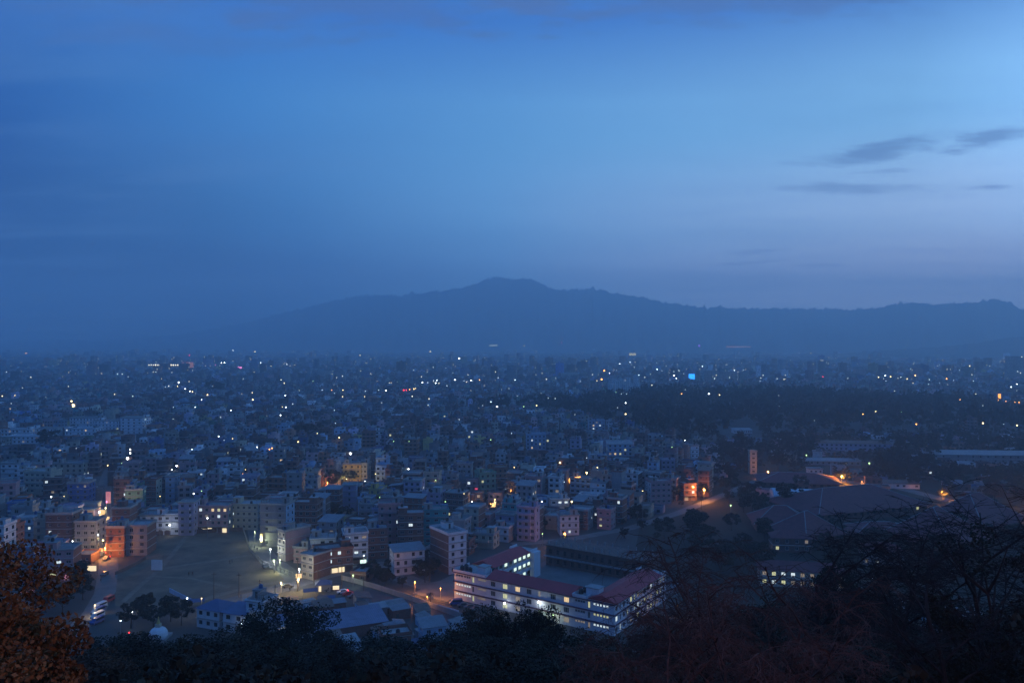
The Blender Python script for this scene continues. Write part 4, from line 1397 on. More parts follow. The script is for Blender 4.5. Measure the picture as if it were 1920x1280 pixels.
# the orange strip of light along the gable
p = at(1088, 926)
strip_o = MB()
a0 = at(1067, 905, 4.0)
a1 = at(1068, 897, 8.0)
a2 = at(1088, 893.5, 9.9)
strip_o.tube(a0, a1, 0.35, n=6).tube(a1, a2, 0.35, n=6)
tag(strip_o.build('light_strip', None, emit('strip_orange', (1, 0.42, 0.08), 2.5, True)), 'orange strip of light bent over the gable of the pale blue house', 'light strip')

# big tiled halls at right: hipped roofs on low walls


def hall(px, py, w, d, hw, hr, rot, label, lit=0.1):
    p = at(px, py)
    rz = R(rot)
    c = p + Vector((-math.sin(rz), math.cos(rz), 0)) * (d / 2)
    claim(c.x, c.y, max(w, d) * 0.55)
    root = thing('tiled_hall', (c.x, c.y, 0), rz, label, 'hall', 'great tiled halls of the right compound')
    x0, x1, y0, y1 = -w / 2, w / 2, -d / 2, d / 2
    n = max(4, int(w / 4))
    ops = [(w * (i + 0.5) / n - 0.9, w * (i + 0.5) / n + 0.9, hw - 2.6, hw - 1.0) for i in range(n)]
    mb = MB()
    facade(mb, (x0, y0), (1, 0), w, 0, hw, ops, (0, 1))
    mb.face([(x1, y0, 0), (x1, y1, 0), (x1, y1, hw), (x1, y0, hw)]); mb.face([(x0, y1, 0), (x0, y0, 0), (x0, y0, hw), (x0, y1, hw)]); mb.face([(x1, y1, 0), (x0, y1, 0), (x0, y1, hw), (x1, y1, hw)])
    mb.build('wall', root, WALLS['brown brick'])
    rr = random.Random(px)
    for a, b, c_, e_ in ops:
        put_window(root, x0 + (a + b) / 2, y0 + 0.18, (c_ + e_) / 2, 0, 1.8, 1.6, E_yel if rr.random() < lit else M_glass)
    o_ = 2.0
    z0_ = hw - 0.2
    A_, B_, C_, D_ = (x0 - o_, y0 - o_, z0_), (x1 + o_, y0 - o_, z0_), (x1 + o_, y1 + o_, z0_), (x0 - o_, y1 + o_, z0_)
    k = max(0.3, (w - d) / 2)
    r1, r2 = (-k, 0, z0_ + hr), (k, 0, z0_ + hr)
    for nm, pts in (('front_slope', [A_, B_, r2, r1]), ('right_slope', [B_, C_, r2]), ('back_slope', [C_, D_, r1, r2]), ('left_slope', [D_, A_, r1])):
        q = MB()
        q.face(pts)
        q.face([Vector(v_) - Vector((0, 0, 0.25)) for v_ in reversed(pts)])
        q.build('roof_slope', root, M_tile)
    rc = MB()
    for a, b in ((A_, r1), (B_, r2), (C_, r2), (D_, r1), (r1, r2)):
        rc.tube(Vector(a) + Vector((0, 0, 0.1)), Vector(b) + Vector((0, 0, 0.1)), 0.22, n=5)
    rc.build('ridge_cap', root, M_conc)


hall(1640, 972, 70, 38, 5, 8.5, 20, 'widest tiled hall with a huge hipped roof in the right compound', 0.05)
hall(1500, 915, 46, 24, 3.6, 4.2, -12, 'tiled hall at the back left of the right compound', 0.1)
hall(1470, 1000, 24, 18, 4.5, 7, -8, 'tiled hall with a row of yellow lit windows at its back', 0.1)
hall(1545, 1022, 22, 20, 4.5, 9, 28, 'steep tiled hall with a pale ridge line in the front of the compound', 0.1)
hall(1668, 1020, 28, 18, 4, 4.2, -4, 'low tiled hall in front of the widest one', 0.15)
hall(1822, 1040, 34, 30, 5, 13, 36, 'tall tiled hall behind the big dark tree at right', 0.05)
hall(1880, 1000, 34, 26, 5, 12, 30, 'rearmost tiled hall at the right edge of the compound', 0.0)
# lit row of windows behind the left hall
for i, (px, s_) in enumerate(((1500, 1), (1514, .5), (1522, 1), (1530, .5), (1538, .6), (1545, .9), (1552, .5))):
    pass
# curved roof
p = at(1488, 938)
cr = thing('vaulted_hall', p, R(-10), 'hall with a pale curved vault roof left of the tiled halls', 'hall')
vb = MB()
nseg = 12
Lv, Rv = 24, 8
for i in range(nseg):
    a, b = math.pi * i / nseg, math.pi * (i + 1) / nseg
    vb.face([(-Lv / 2, -Rv * math.cos(a), 3 + 3.6 * math.sin(a)), (-Lv / 2, -Rv * math.cos(b), 3 + 3.6 * math.sin(b)), (Lv / 2, -Rv * math.cos(b), 3 + 3.6 * math.sin(b)), (Lv / 2, -Rv * math.cos(a), 3 + 3.6 * math.sin(a))])
vb.build('vault_roof', cr, mat('vault_sheet', (0.35, 0.45, 0.52), 0.5, 0.15))
MB().box(-Lv / 2 + .2, Lv / 2 - .2, -Rv + .2, Rv - .2, 0, 3.0).build('wall', cr, WALLS['pale blue'])
e_ = MB()
for sx in (-Lv / 2 + 0.1, Lv / 2 - 0.1):
    e_.face([(sx, -Rv * math.cos(math.pi * i / nseg), 3 + 3.5 * math.sin(math.pi * i / nseg)) for i in range(nseg + 1)])
e_.build('gable_end', cr, WALLS['white'])
claim(p.x, p.y, 13)

# ------------------------------------------------------------------ the shed quarter below the road


def shed(px, py, w, d, h, rot, roofm, wallm, label, slope=0.12, group='small sheds in the quarter below the road'):
    p = at(px, py)
    rz = R(rot)
    root = thing('shed', p, rz, label, 'shed', group)
    o_ = 0.3
    zf, zb = h, h + d * slope
    wb = MB()
    wb.face([(-w / 2, 0, 0), (w / 2, 0, 0), (w / 2, 0, zf), (-w / 2, 0, zf)])
    wb.face([(w / 2, 0, 0), (w / 2, d, 0), (w / 2, d, zb), (w / 2, 0, zf)])
    wb.face([(-w / 2, d, 0), (-w / 2, 0, 0), (-w / 2, 0, zf), (-w / 2, d, zb)])
    wb.face([(w / 2, d, 0), (-w / 2, d, 0), (-w / 2, d, zb), (w / 2, d, zb)])
    wb.build('wall', root, wallm)
    rb = MB()
    P_ = [(-w / 2 - o_, -o_, zf + 0.02), (w / 2 + o_, -o_, zf + 0.02), (w / 2 + o_, d + o_, zb + 0.1), (-w / 2 - o_, d + o_, zb + 0.1)]
    Q_ = [(a, b, c + 0.07) for a, b, c in P_]
    rb.face(Q_); rb.face(P_[::-1])
    for i in range(4):
        j = (i + 1) % 4
        rb.face([P_[i], P_[j], Q_[j], Q_[i]])
    rb.build('roof', root, roofm)
    if w > 3.5:
        MB().box(-0.5, 0.5, -0.06, -0.005, 0.05, 2.0).build('door', root, M_frame, loc=(rng.uniform(-w / 3, w / 3), 0, 0))
    claim(p.x - math.sin(rz) * d / 2, p.y + math.cos(rz) * d / 2, max(w, d) * 0.36)
    return root


shed(652, 1196, 25, 13, 3.4, 24, mat('sheet_roof_lavender', (0.17, 0.17, 0.23), 0.6, 0.2, 0.4, bump=0.5, corr=10), WALLS['brick'], 'largest shed with one wide pale lavender roof below the road', 0.1)
srng = random.Random(21)
sn = 0
cols_ = [('rusty', M_rust), ('grey', M_metal), ('grey', M_metal), ('blue', M_metalb), ('pale', M_roofw), ('dull', M_roofc)]
placed = [(at(652, 1178), 10)]
sh_items = {}
tries = 0
while sn < 70 and tries < 1500:
    tries += 1
    px, py = srng.uniform(455, 890), srng.uniform(1118, 1245)
    if not in_poly(px, py, [(470, 1143), (560, 1133), (660, 1136), (700, 1130), (770, 1150), (895, 1198), (900, 1250), (560, 1250), (450, 1174)]):
        continue
    p = at(px, py)
    w, d = srng.uniform(3.4, 7.5), srng.uniform(3.0, 6)
    if any((p - q).length < r + max(w, d) * 0.5 for q, r in placed) or blocked(p.x, p.y, max(w, d) * 0.3):
        continue
    placed.append((p, max(w, d) * 0.5))
    nm, m_ = srng.choice(cols_)
    size = 'small' if w < 6 else 'wide'
    sh_items.setdefault((size, nm), []).append((px, shed(px, py, w, d, srng.uniform(2.3, 3.4), srng.choice([20, 24, 28, -60, 110]), m_, srng.choice([WALLS['brick'], WALLS['grey'], WALLS['brown brick'], WALLS['pale blue']]),
         '%s %s roofed shed crowded in with others below the road' % (size, nm), srng.uniform(0.03, 0.2))))
    sn += 1
for (a, b), L in sh_items.items():
    order_labels(L, '# ' + a + ' ' + b + ' roofed shed below the road')
# blue canopies
for i, (px, py, w, d) in enumerate(((582, 1122, 5, 4), (612, 1136, 6, 4), (368, 1142, 5, 4), (55, 1106, 6, 4))):
    p = at(px, py)
    root = thing('canopy', p, R(15), ['blue canopy beside the small hut at the junction', 'blue canopy on the edge of the shed quarter', 'blue canopy at the lower corner of the field', 'lit canopy over a stall at the lower left road'][i], 'canopy')
    mb = MB()
    mb.face([(-w / 2, 0, 2.4), (w / 2, 0, 2.4), (w / 2, d / 2, 3.1), (-w / 2, d / 2, 3.1)])
    mb.face([(-w / 2, d / 2, 3.1), (w / 2, d / 2, 3.1), (w / 2, d, 2.4), (-w / 2, d, 2.4)])
    mb.build('canopy_cloth', root, M_cloth)
    pm = MB().tube((0, 0, 0), (0, 0, 2.4), 0.05, n=5).mesh('post', M_steel)
    for a in (-w / 2 + .1, w / 2 - .1):
        for b in (0.1, d - 0.1):
            inst('post', pm, root, (a, b, 0))
# small hut with lit door at the junction
p = at(606, 1109)
hut = thing('roadside_hut', p, R(10), 'small dark roofed hut with one lit doorway at the road junction', 'hut')
mb = MB()
facade(mb, (-2.6, 0), (1, 0), 5.2, 0, 2.5, [(1.0, 1.9, 0.1, 2.1)], (0, 1))
mb.face([(2.6, 0, 0), (2.6, 4, 0), (2.6, 4, 2.5), (2.6, 0, 2.5)]); mb.face([(-2.6, 4, 0), (-2.6, 0, 0), (-2.6, 0, 2.5), (-2.6, 4, 2.5)]); mb.face([(2.6, 4, 0), (-2.6, 4, 0), (-2.6, 4, 2.5), (2.6, 4, 2.5)])
mb.build('wall', hut, WALLS['grey'])
MB().box(-0.45, 0.45, 0.1, 0.14, 0.1, 2.1).build('lit_doorway', hut, E_shop, loc=(-1.15, 0.1, 0))
mb = MB()
q = [(-3, -.4, 2.5), (3, -.4, 2.5), (3, 4.4, 2.5), (-3, 4.4, 2.5)]
t1, t2 = (-1, 2, 3.9), (1, 2, 3.9)
mb.face([q[0], q[1], t2, t1]); mb.face([q[1], q[2], t2]); mb.face([q[2], q[3], t1, t2]); mb.face([q[3], q[0], t1]); mb.face(q[::-1])
mb.build('roof', hut, M_metalb)

# ------------------------------------------------------------------ small stupa in the trees
p = at(297, 1196)
st = thing('stupa', p, 0, 'small white domed stupa with a spire among the dark trees', 'stupa')
mb = MB()
mb.box(-3.0, 3.0, -3.0, 3.0, 0, 0.8)
mb.build('plinth', st, M_roofw)
mb = MB()
mb.lathe([(2.7, 0.8), (2.75, 1.3), (2.55, 2.1), (2.0, 2.9), (1.2, 3.4), (0.0, 3.6)], 20)
mb.build('dome', st, WALLS['white'])
MB().box(-0.7, 0.7, -0.7, 0.7, 3.45, 4.5).build('harmika', st, WALLS['cream'])
mb = MB()
mb.lathe([(0.62, 4.5), (0.55, 4.7), (0.5, 4.75), (0.42, 5.1), (0.36, 5.15), (0.28, 5.6), (0.2, 5.65), (0.1, 6.2), (0.22, 6.3), (0.05, 6.6), (0.0, 7.0)], 10)
mb.build('spire', st, WALLS['yellow'])
claim(p.x, p.y, 4)

# ------------------------------------------------------------------ sports ground furniture


def fence(pts, name, label, h=1.6, step=2.6, m=M_steel, panel=True):
    root = thing(name, pts[0], 0, label, 'fence' if panel else 'wall')
    o = Vector(pts[0])
    pm = MB().box(-0.08, 0.08, -0.08, 0.08, 0, h + 0.1).mesh('post', m)
    for a, b in zip(pts, pts[1:]):
        L = (b - a).length
        n = max(1, int(L / step))
        rz = math.atan2((b - a).y, (b - a).x)
        if panel:
            k = ('rail', round(L, 1))
            rm = MB().box(0, L, -0.03, 0.03, 0, 0.08).mesh('rail', m)
            for z_ in (0.4, 0.95, h - 0.1):
                inst('rail', rm, root, (a.x - o.x, a.y - o.y, z_), rz)
            for i in range(n):
                q = a + (b - a) * (i / n)
                inst('post', pm, root, (q.x - o.x, q.y - o.y, 0), rz)
        else:
            inst('wall_length', MB().box(0, L, -0.12, 0.12, 0, h).mesh('wall_length', m), root, (a.x - o.x, a.y - o.y, 0), rz)
    return root


fence([at(*q) for q in [(456, 995), (468, 1033), (492, 1059), (548, 1081), (556, 1090)]], 'metal_fence', 'metal fence on the right edge of the sports ground by the lane', 1.9)
fence([at(*q) for q in [(274, 1004), (340, 1001), (455, 995.5)]], 'brick_wall', 'dark boundary wall along the far edge of the sports ground', 1.9, m=WALLS['brown brick'], panel=False)
fence([at(*q) for q in [(216, 1077), (250, 1062), (273, 1048)]], 'brick_wall', 'low boundary wall at the left corner of the sports ground', 1.2, m=WALLS['brown brick'], panel=False)
fence([at(*q) for q in [(318, 1110), (345, 1124), (362, 1132)]], 'pale_wall', 'pale slanting wall at the lower left corner of the sports ground', 1.6, m=WALLS['pale blue'], panel=False)
fence([at(*q) for q in [(640, 1086), (700, 1102), (790, 1132), (868, 1160), (930, 1184)]], 'retaining_wall', 'dark retaining wall along the sloping road below the trees', 1.8, m=M_conc, panel=False)
fence([at(*q) for q in [(735, 1112), (800, 1133), (860, 1150)]], 'roadside_barrier', 'blue grey barrier left of the school along the sloping road', 1.1, m=WALLS['pale blue'], panel=False)
p = at(294, 1071)
bb = thing('notice_board', p, R(-4), 'large white board on short legs at the left of the field', 'board')
MB().box(-2.2, 2.2, -0.08, 0.08, 0.6, 4.6).build('board', bb, WALLS['white'])
for sx in (-1.9, 1.9):
    MB().tube((sx, 0.2, 0), (sx, 0.2, 4.5), 0.08, n=6).build('post', bb, M_steel)
UP = MB().tube((0, 0, 0), (0, 0, 1), 0.17, 0.11, n=7).mesh('pole', M_wood)
ARM = MB().box(-0.9, 0.9, -0.06, 0.06, 0, 0.12).mesh('crossarm', M_wood)
for px, py, h_, lab in ((401, 1129, 10.5, 'left of the two tall poles on the near edge of the sports ground'), (448, 1119, 8.5, 'right of the two tall poles on the near edge of the sports ground'),
                        (516, 1128, 6, 'short pole beside the lamp lit bend of the road'), (558, 1108, 11.5, 'tallest pole at the junction left of the hut'), (588, 1092, 7.5, 'pole behind the roadside hut'),
                        (596, 1094, 5.5, 'shorter pole just right of the one behind the hut'), (641, 1104, 11, 'tall pole beside the red tail lights'), (682, 1118, 7, 'pole at the start of the sloping road'),
                        (1315, 955, 10, 'pole in the orange light beside the road'), (806, 1092, 9, 'pole among the trees left of the school'), (487, 1112, 5, 'low pole near the figures on the field road')):
    p = at(px, py)
    root = thing('utility_pole', p, rng.uniform(-0.5, 0.5), lab, 'pole')
    inst('pole', UP, root, (0, 0, 0), 0, (1, 1, h_))
    inst('crossarm', ARM, root, (0, 0, h_ - 0.8))

# signs on the lit shopfronts
for px, py, z, w, h_, m_, lab in ((131, 1064, 0, 0, 0, None, ''),):
    pass


def panel(px, py, z, w, h_, rot, m_, name, label, cat, frame=True, depth=0.25):
    p = at(px, py, z)
    root = thing(name, (p.x, p.y, 0), R(rot), label, cat)
    MB().box(-w / 2, w / 2, -depth / 2, depth / 2, z - h_ / 2, z + h_ / 2).build('sign_face', root, m_)
    k = max(0.08, w * 0.02)
    MB().box(-w / 2 + k, -w / 2 + 2 * k, depth / 2 + 0.01, depth / 2 + 0.03 + k, 0, z + h_ / 2).build('post', root, M_steel)
    MB().box(w / 2 - 2 * k, w / 2 - k, depth / 2 + 0.01, depth / 2 + 0.03 + k, 0, z + h_ / 2).build('post', root, M_steel)
    return root


panel(172, 1065, 4.5, 3.2, 1.9, 5, E_shop, 'lit_sign', 'pale yellow lit sign over the low shop left of the street', 'sign')
panel(203, 932, 9, 2.4, 6, 5, emit('sign_pink', (1, 0.16, 0.24), 0.32), 'lit_sign', 'tall pinkish red lit sign at the top of the bright street', 'sign')
panel(52, 1107, 3.5, 4.5, 1.0, 5, E_shopp, 'lit_sign', 'pinkish lit stall front at the lower left road', 'sign')
panel(124, 1078, 3.5, 1.4, 3.2, 5, emit('sign_pink_faint', (1, 0.35, 0.5), 0.45), 'lit_sign', 'narrow pink lit sign on the lower left house', 'sign')
panel(99, 1076, 3.5, 2.0, 2.0, 5, E_yel, 'lit_sign', 'round greenish yellow lit sign among the lower left trees', 'sign')
panel(490, 1008, 4, 0.9, 3.6, 10, emit('sign_amber', (1, 0.7, 0.1), 1.4), 'lit_sign', 'amber lit upright sign beside the lane along the field', 'sign')
panel(630, 1101, 1.6, 2.2, 1.3, 10, E_shop, 'lit_sign', 'glowing yellow board between the red tail lights', 'sign')
panel(893, 920, 6, 1.6, 3.4, 10, emit('sign_red', (1, 0.05, 0.1), 0.6), 'lit_sign', 'red lit sign on the green corner house', 'sign')
panel(1297, 706, 20, 12, 11, 0, emit('screen_face', (0.02, 0.30, 0.95), 2.2), 'lit_screen', 'bright blue lit screen on a building above the wood', 'screen')
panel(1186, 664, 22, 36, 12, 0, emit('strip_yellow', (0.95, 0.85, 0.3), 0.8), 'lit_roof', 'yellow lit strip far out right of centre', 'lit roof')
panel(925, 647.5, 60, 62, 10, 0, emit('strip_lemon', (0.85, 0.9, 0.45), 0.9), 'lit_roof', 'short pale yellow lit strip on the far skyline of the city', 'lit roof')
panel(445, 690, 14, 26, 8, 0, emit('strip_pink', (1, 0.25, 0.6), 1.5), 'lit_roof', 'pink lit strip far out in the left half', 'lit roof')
panel(352, 684, 26, 24, 15, 0, emit('wall_amber_glow', (1, 0.36, 0.12), 0.26), 'lit_building', 'building with amber floodlight put into its wall colour beside the long string of lamps', 'building', depth=18)  # the floodlighting is put into the wall itself as a glow
panel(1874, 752, 14, 3.4, 19, 0, emit('strip_amber', (1, 0.4, 0.04), 2.0), 'lit_column', 'tall orange lit column at the far right', 'lit column')
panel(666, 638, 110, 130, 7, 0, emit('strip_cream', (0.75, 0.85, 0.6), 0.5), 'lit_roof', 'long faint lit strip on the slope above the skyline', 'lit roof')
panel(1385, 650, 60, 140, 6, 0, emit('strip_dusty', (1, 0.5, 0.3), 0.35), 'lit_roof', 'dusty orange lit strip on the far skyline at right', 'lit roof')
S_or = emit('glow_orange', (1.0, 0.36, 0.06), 1.6, True)  # glowing panels along the bright street are added to strengthen its glow
S_am = emit('glow_pale_amber', (1.0, 0.62, 0.22), 1.0, True)
for px, py, z, w, h_, m_, lab in ((190, 1030, 1.6, 1.6, 1.2, S_or, 'added orange glow panel for a stall at the left side of the street traffic'), (203, 1024, 2.6, 2.2, 2.6, S_am, 'added amber glow panel for a stall at the right side of the street traffic'),
                                  (189, 1006, 3.0, 2.4, 3.0, S_am, 'added amber glow panel for a shopfront left of the street above the traffic'), (201, 1000, 2.4, 2.4, 2.0, S_am, 'added amber glow panel for a shopfront right of the street above the traffic'),
                                  (190, 982, 4.0, 2.0, 2.6, S_am, 'tall added amber glow panel for a shopfront half way up the street'), (200, 974, 4.0, 2.6, 3.0, S_am, 'added pale amber glow panel for a shopfront on the right half way up'),
                                  (192, 960, 5.0, 2.2, 2.2, S_am, 'added amber glow panel for a shopfront near the top of the street'), (560, 1079, 1.6, 2.2, 1.6, S_am, 'amber lit stall at the foot of the junction lamp'),
                                  (926, 946, 2.4, 2.0, 2.0, S_am, 'amber lit shopfront in the side street'), (934, 934, 2.6, 1.6, 1.8, S_am, 'smaller amber shopfront deeper in the side street')):
    panel(px, py, z, w, h_, rng.uniform(-12, 12), m_, 'shopfront_glow_panel', lab, 'shopfront')
# the long building with its string of lamps
p = at(314, 684, 26)
lb = thing('floodlit_building', (p.x, p.y, 0), 0, 'long building with a string of lamps along its roof far out at left', 'building')
MB().box(-52, 52, 0, 20, 0, 25).build('wall', lb, WALLS['cream'])
lm = MB().lathe([(0, -1), (0.8, -0.6), (1, 0), (0.8, 0.6), (0, 1)], 6).mesh('roof_lamp', emit('lamp_string', (1.0, 0.9, 0.6), 3.0))
for i in range(18):
    inst('roof_lamp', lm, lb, (-50 + i * 6, -0.5, 26), 0, rng.uniform(1.2, 2.2))

# ------------------------------------------------------------------ vehicles


def car_parts(col_name, bodym, tail_on, head_on, van=False):
    root = thing('car', (0, 0, 0))
    L, W = (4.6, 1.8) if van else (3.9, 1.6)
    Hh = 2.0 if van else 1.45
    if van:
        prof = [(-L / 2, 0.35), (-L / 2, 0.95), (-L / 2 + 0.5, 1.25), (-L / 2 + 1.1, Hh - 0.05), (L / 2 - 0.15, Hh), (L / 2, 1.2), (L / 2, 0.35)]
    else:
        prof = [(-L / 2, 0.35), (-L / 2 + 0.05, 0.72), (-L / 2 + 0.95, 0.9), (-L / 2 + 1.5, Hh - 0.03), (L / 2 - 1.0, Hh), (L / 2 - 0.25, 0.98), (L / 2, 0.85), (L / 2, 0.35)]
    mb = MB()
    n = len(prof)

    def wd(z):
        return W / 2 - (0.12 if z > 1.1 else 0)
    for i in range(n - 1):
        (a, za), (b, zb) = prof[i], prof[i + 1]
        mb.face([(a, -wd(za), za), (a, wd(za), za), (b, wd(zb), zb), (b, -wd(zb), zb)])
    mb.face([(a, -wd(z), z) for a, z in prof][::-1])
    mb.face([(a, wd(z), z) for a, z in prof])
    mb.face([(-L / 2, W / 2, .35), (-L / 2, -W / 2, .35), (L / 2, -W / 2, .35), (L / 2, W / 2, .35)])
    mb.build('body', root, bodym)
    gz0, gz1 = (1.2, Hh - 0.22) if van else (0.95, Hh - 0.1)
    for s_ in (-1, 1):
        gb = MB()
        y_ = s_ * (W / 2 - 0.05)
        xa, xb = (-L / 2 + 1.1, L / 2 - 0.3) if van else (-L / 2 + 1.3, L / 2 - 0.9)
        gb.box(xa, xb, min(y_, y_ + s_ * 0.03), max(y_, y_ + s_ * 0.03), gz0, gz1)
        gb.build('side_window', root, M_glass)
    wh = MB()
    wh.tube((0, -0.1, 0), (0, 0.1, 0), 0.31, n=12)
    wm = wh.mesh('wheel', M_tyre)
    for a in (-L / 2 + 0.75, L / 2 - 0.75):
        for s_ in (-1, 1):
            inst('wheel', wm, root, (a, s_ * (W / 2 - 0.08), 0.31))
    for s_ in (-1, 1):
        MB().box(-0.05, 0.05, -0.26, 0.26, -0.2, 0.2).build('tail_light', root, E_red if tail_on else M_rust, loc=(L / 2 + 0.03, s_ * (W / 2 - 0.25), 0.78))
        MB().box(-0.04, 0.04, -0.18, 0.18, -0.1, 0.1).build('headlight', root, E_yell if head_on else M_glass, loc=(-L / 2 - 0.03, s_ * (W / 2 - 0.25), 0.62))
    return root


CARW = mat('car_paint_white', (0.6, 0.6, 0.6), 0.35, 0.05)
CARR = mat('car_paint_red', (0.35, 0.02, 0.02), 0.35, 0.05)
CARG = mat('car_paint_grey', (0.12, 0.12, 0.13), 0.35, 0.05)
CARB = mat('car_paint_blue', (0.04, 0.08, 0.25), 0.35, 0.05)
protos = {}
CARS = [  # px, py, heading (deg; nose points to local -x), paint, tail, head, van, label
    (606, 1103, 20, 'red', CARR, 1, 0, 0, 'leftmost red car with tail lights on at the junction'),
    (618, 1107, 20, 'grey', CARG, 1, 0, 0, 'dark car with tail lights on, second in the queue at the junction'),
    (642, 1112, 20, 'white', CARW, 1, 0, 0, 'pale car with tail lights on behind the glowing board'),
    (652, 1116, 20, 'red', CARR, 1, 0, 0, 'red car with tail lights on lower down the queue'),
    (662, 1120, 20, 'grey', CARG, 1, 0, 0, 'last dark car of the queue at the top of the sloping road'),
    (191, 1042, 95, 'grey', CARG, 1, 0, 0, 'dark car with red tail lights in the orange lit street'),
    (197, 1036, 95, 'red', CARR, 1, 0, 0, 'red car with tail lights on in the orange lit street'),
    (199, 1049, 95, 'grey', CARG, 1, 0, 0, 'rearmost car with tail lights on in the orange lit street'),
    (188, 1140, 75, 'white', CARW, 0, 0, 1, 'white van parked first in the line on the bend of the street'),
    (184, 1149, 75, 'blue', CARB, 0, 0, 1, 'blue van parked second in the line on the bend of the street'),
    (183, 1158, 75, 'white', CARW, 0, 0, 1, 'white van parked third in the line on the bend of the street'),
    (182, 1168, 75, 'blue', CARB, 0, 0, 1, 'blue van parked last in the line on the bend of the street'),
    (203, 1128, 80, 'red', CARR, 0, 0, 1, 'red van parked across the road from the line of vans'),
    (470, 1143, 24, 'white', CARW, 0, 0, 0, 'white car parked beside the white houses below the field road'),
    (855, 1133, 10, 'blue', CARB, 0, 0, 1, 'dark blue van parked at the left corner of the school'),
    (868, 1137, 10, 'grey', CARG, 0, 0, 0, 'first dark car parked along the left part of the school front'),
    (880, 1140, 12, 'grey', CARG, 0, 0, 0, 'second dark car parked along the left part of the school front'),
    (892, 1144, 12, 'grey', CARG, 0, 0, 0, 'third dark car parked along the left part of the school front'),
    (477, 1146, 30, 'grey', CARG, 0, 0, 0, 'dark car parked right of the white one below the field road'),
    (486, 1150, 30, 'white', CARW, 0, 0, 0, 'white car parked nearest the dark tree below the field road'),
    (540, 1101, 195, 'grey', CARG, 0, 0, 0, 'dark car driving along the lamp lit bend of the road'),
    (497, 1064, 120, 'grey', CARG, 0, 0, 0, 'dark car parked on the lane beside the field fence'),
    (196, 1078, 92, 'grey', CARG, 0, 0, 0, 'dark car rolling down the empty stretch of the street'),
    (605, 1066, 200, 'white', CARW, 0, 1, 0, 'white car with headlights on before the shops at the junction'),
]
for px, py, hd, cn, m_, tl, hl, van, lab in CARS:
    k = (cn, tl, hl, van)
    if k not in protos:
        protos[k] = car_parts(cn, m_, tl, hl, van)
        o = protos[k]
    else:
        o = copy_tree(protos[k])
    p = at(px, py)
    o.location = (p.x, p.y, 0.06)
    o.rotation_euler = (0, 0, R(hd))
    o.name = 'van' if van else 'car'
    tag(o, lab, 'van' if van else 'car', 'vehicles on the streets below the hill')

# ------------------------------------------------------------------ people


def person_mesh(stride, armsw):
    V_ = [(0, 0, .95), (0, 0, 1.15), (0, 0, 1.38), (0, 0, 1.52), (0, -0.02, 1.66),
          (-.1, 0, .9), (-.11, -stride, .5), (-.11, -stride * 1.4 + (0.1 if stride else 0), .06), (.1, 0, .9), (.11, stride, .5), (.11, stride * 1.6, .06),
          (-.2, 0, 1.4), (-.26, armsw, 1.12), (-.27, armsw * 1.2 - .06, .86), (.2, 0, 1.4), (.26, -armsw, 1.12), (.27, -armsw * 1.2 - .06, .86), (-.11, -stride * 1.4 - .1, .04), (.11, stride * 1.6 - .12, .04)]
    E_ = [(0, 1), (1, 2), (2, 3), (3, 4), (0, 5), (5, 6), (6, 7), (0, 8), (8, 9), (9, 10), (2, 11), (11, 12), (12, 13), (2, 14), (14, 15), (15, 16), (7, 17), (10, 18)]
    rad = [.15, .14, .17, .06, .11, .095, .07, .05, .095, .07, .05, .075, .05, .035, .075, .05, .035, .04, .04]
    me = bpy.data.meshes.new('person')
    me.from_pydata(V_, E_, [])
    o = bpy.data.objects.new('person_build', me)
    C.objects.link(o)
    sk = o.modifiers.new('skin', 'SKIN')
    for i, r in enumerate(rad):
        me.skin_vertices[0].data[i].radius = (r, r * 0.8)
    me.skin_vertices[0].data[0].use_root = True
    o.modifiers.new('sub', 'SUBSURF').levels = 1
    dg = bpy.context.evaluated_depsgraph_get()
    out = bpy.data.meshes.new_from_object(o.evaluated_get(dg))
    bpy.data.objects.remove(o)
    out.name = 'person'
    return out


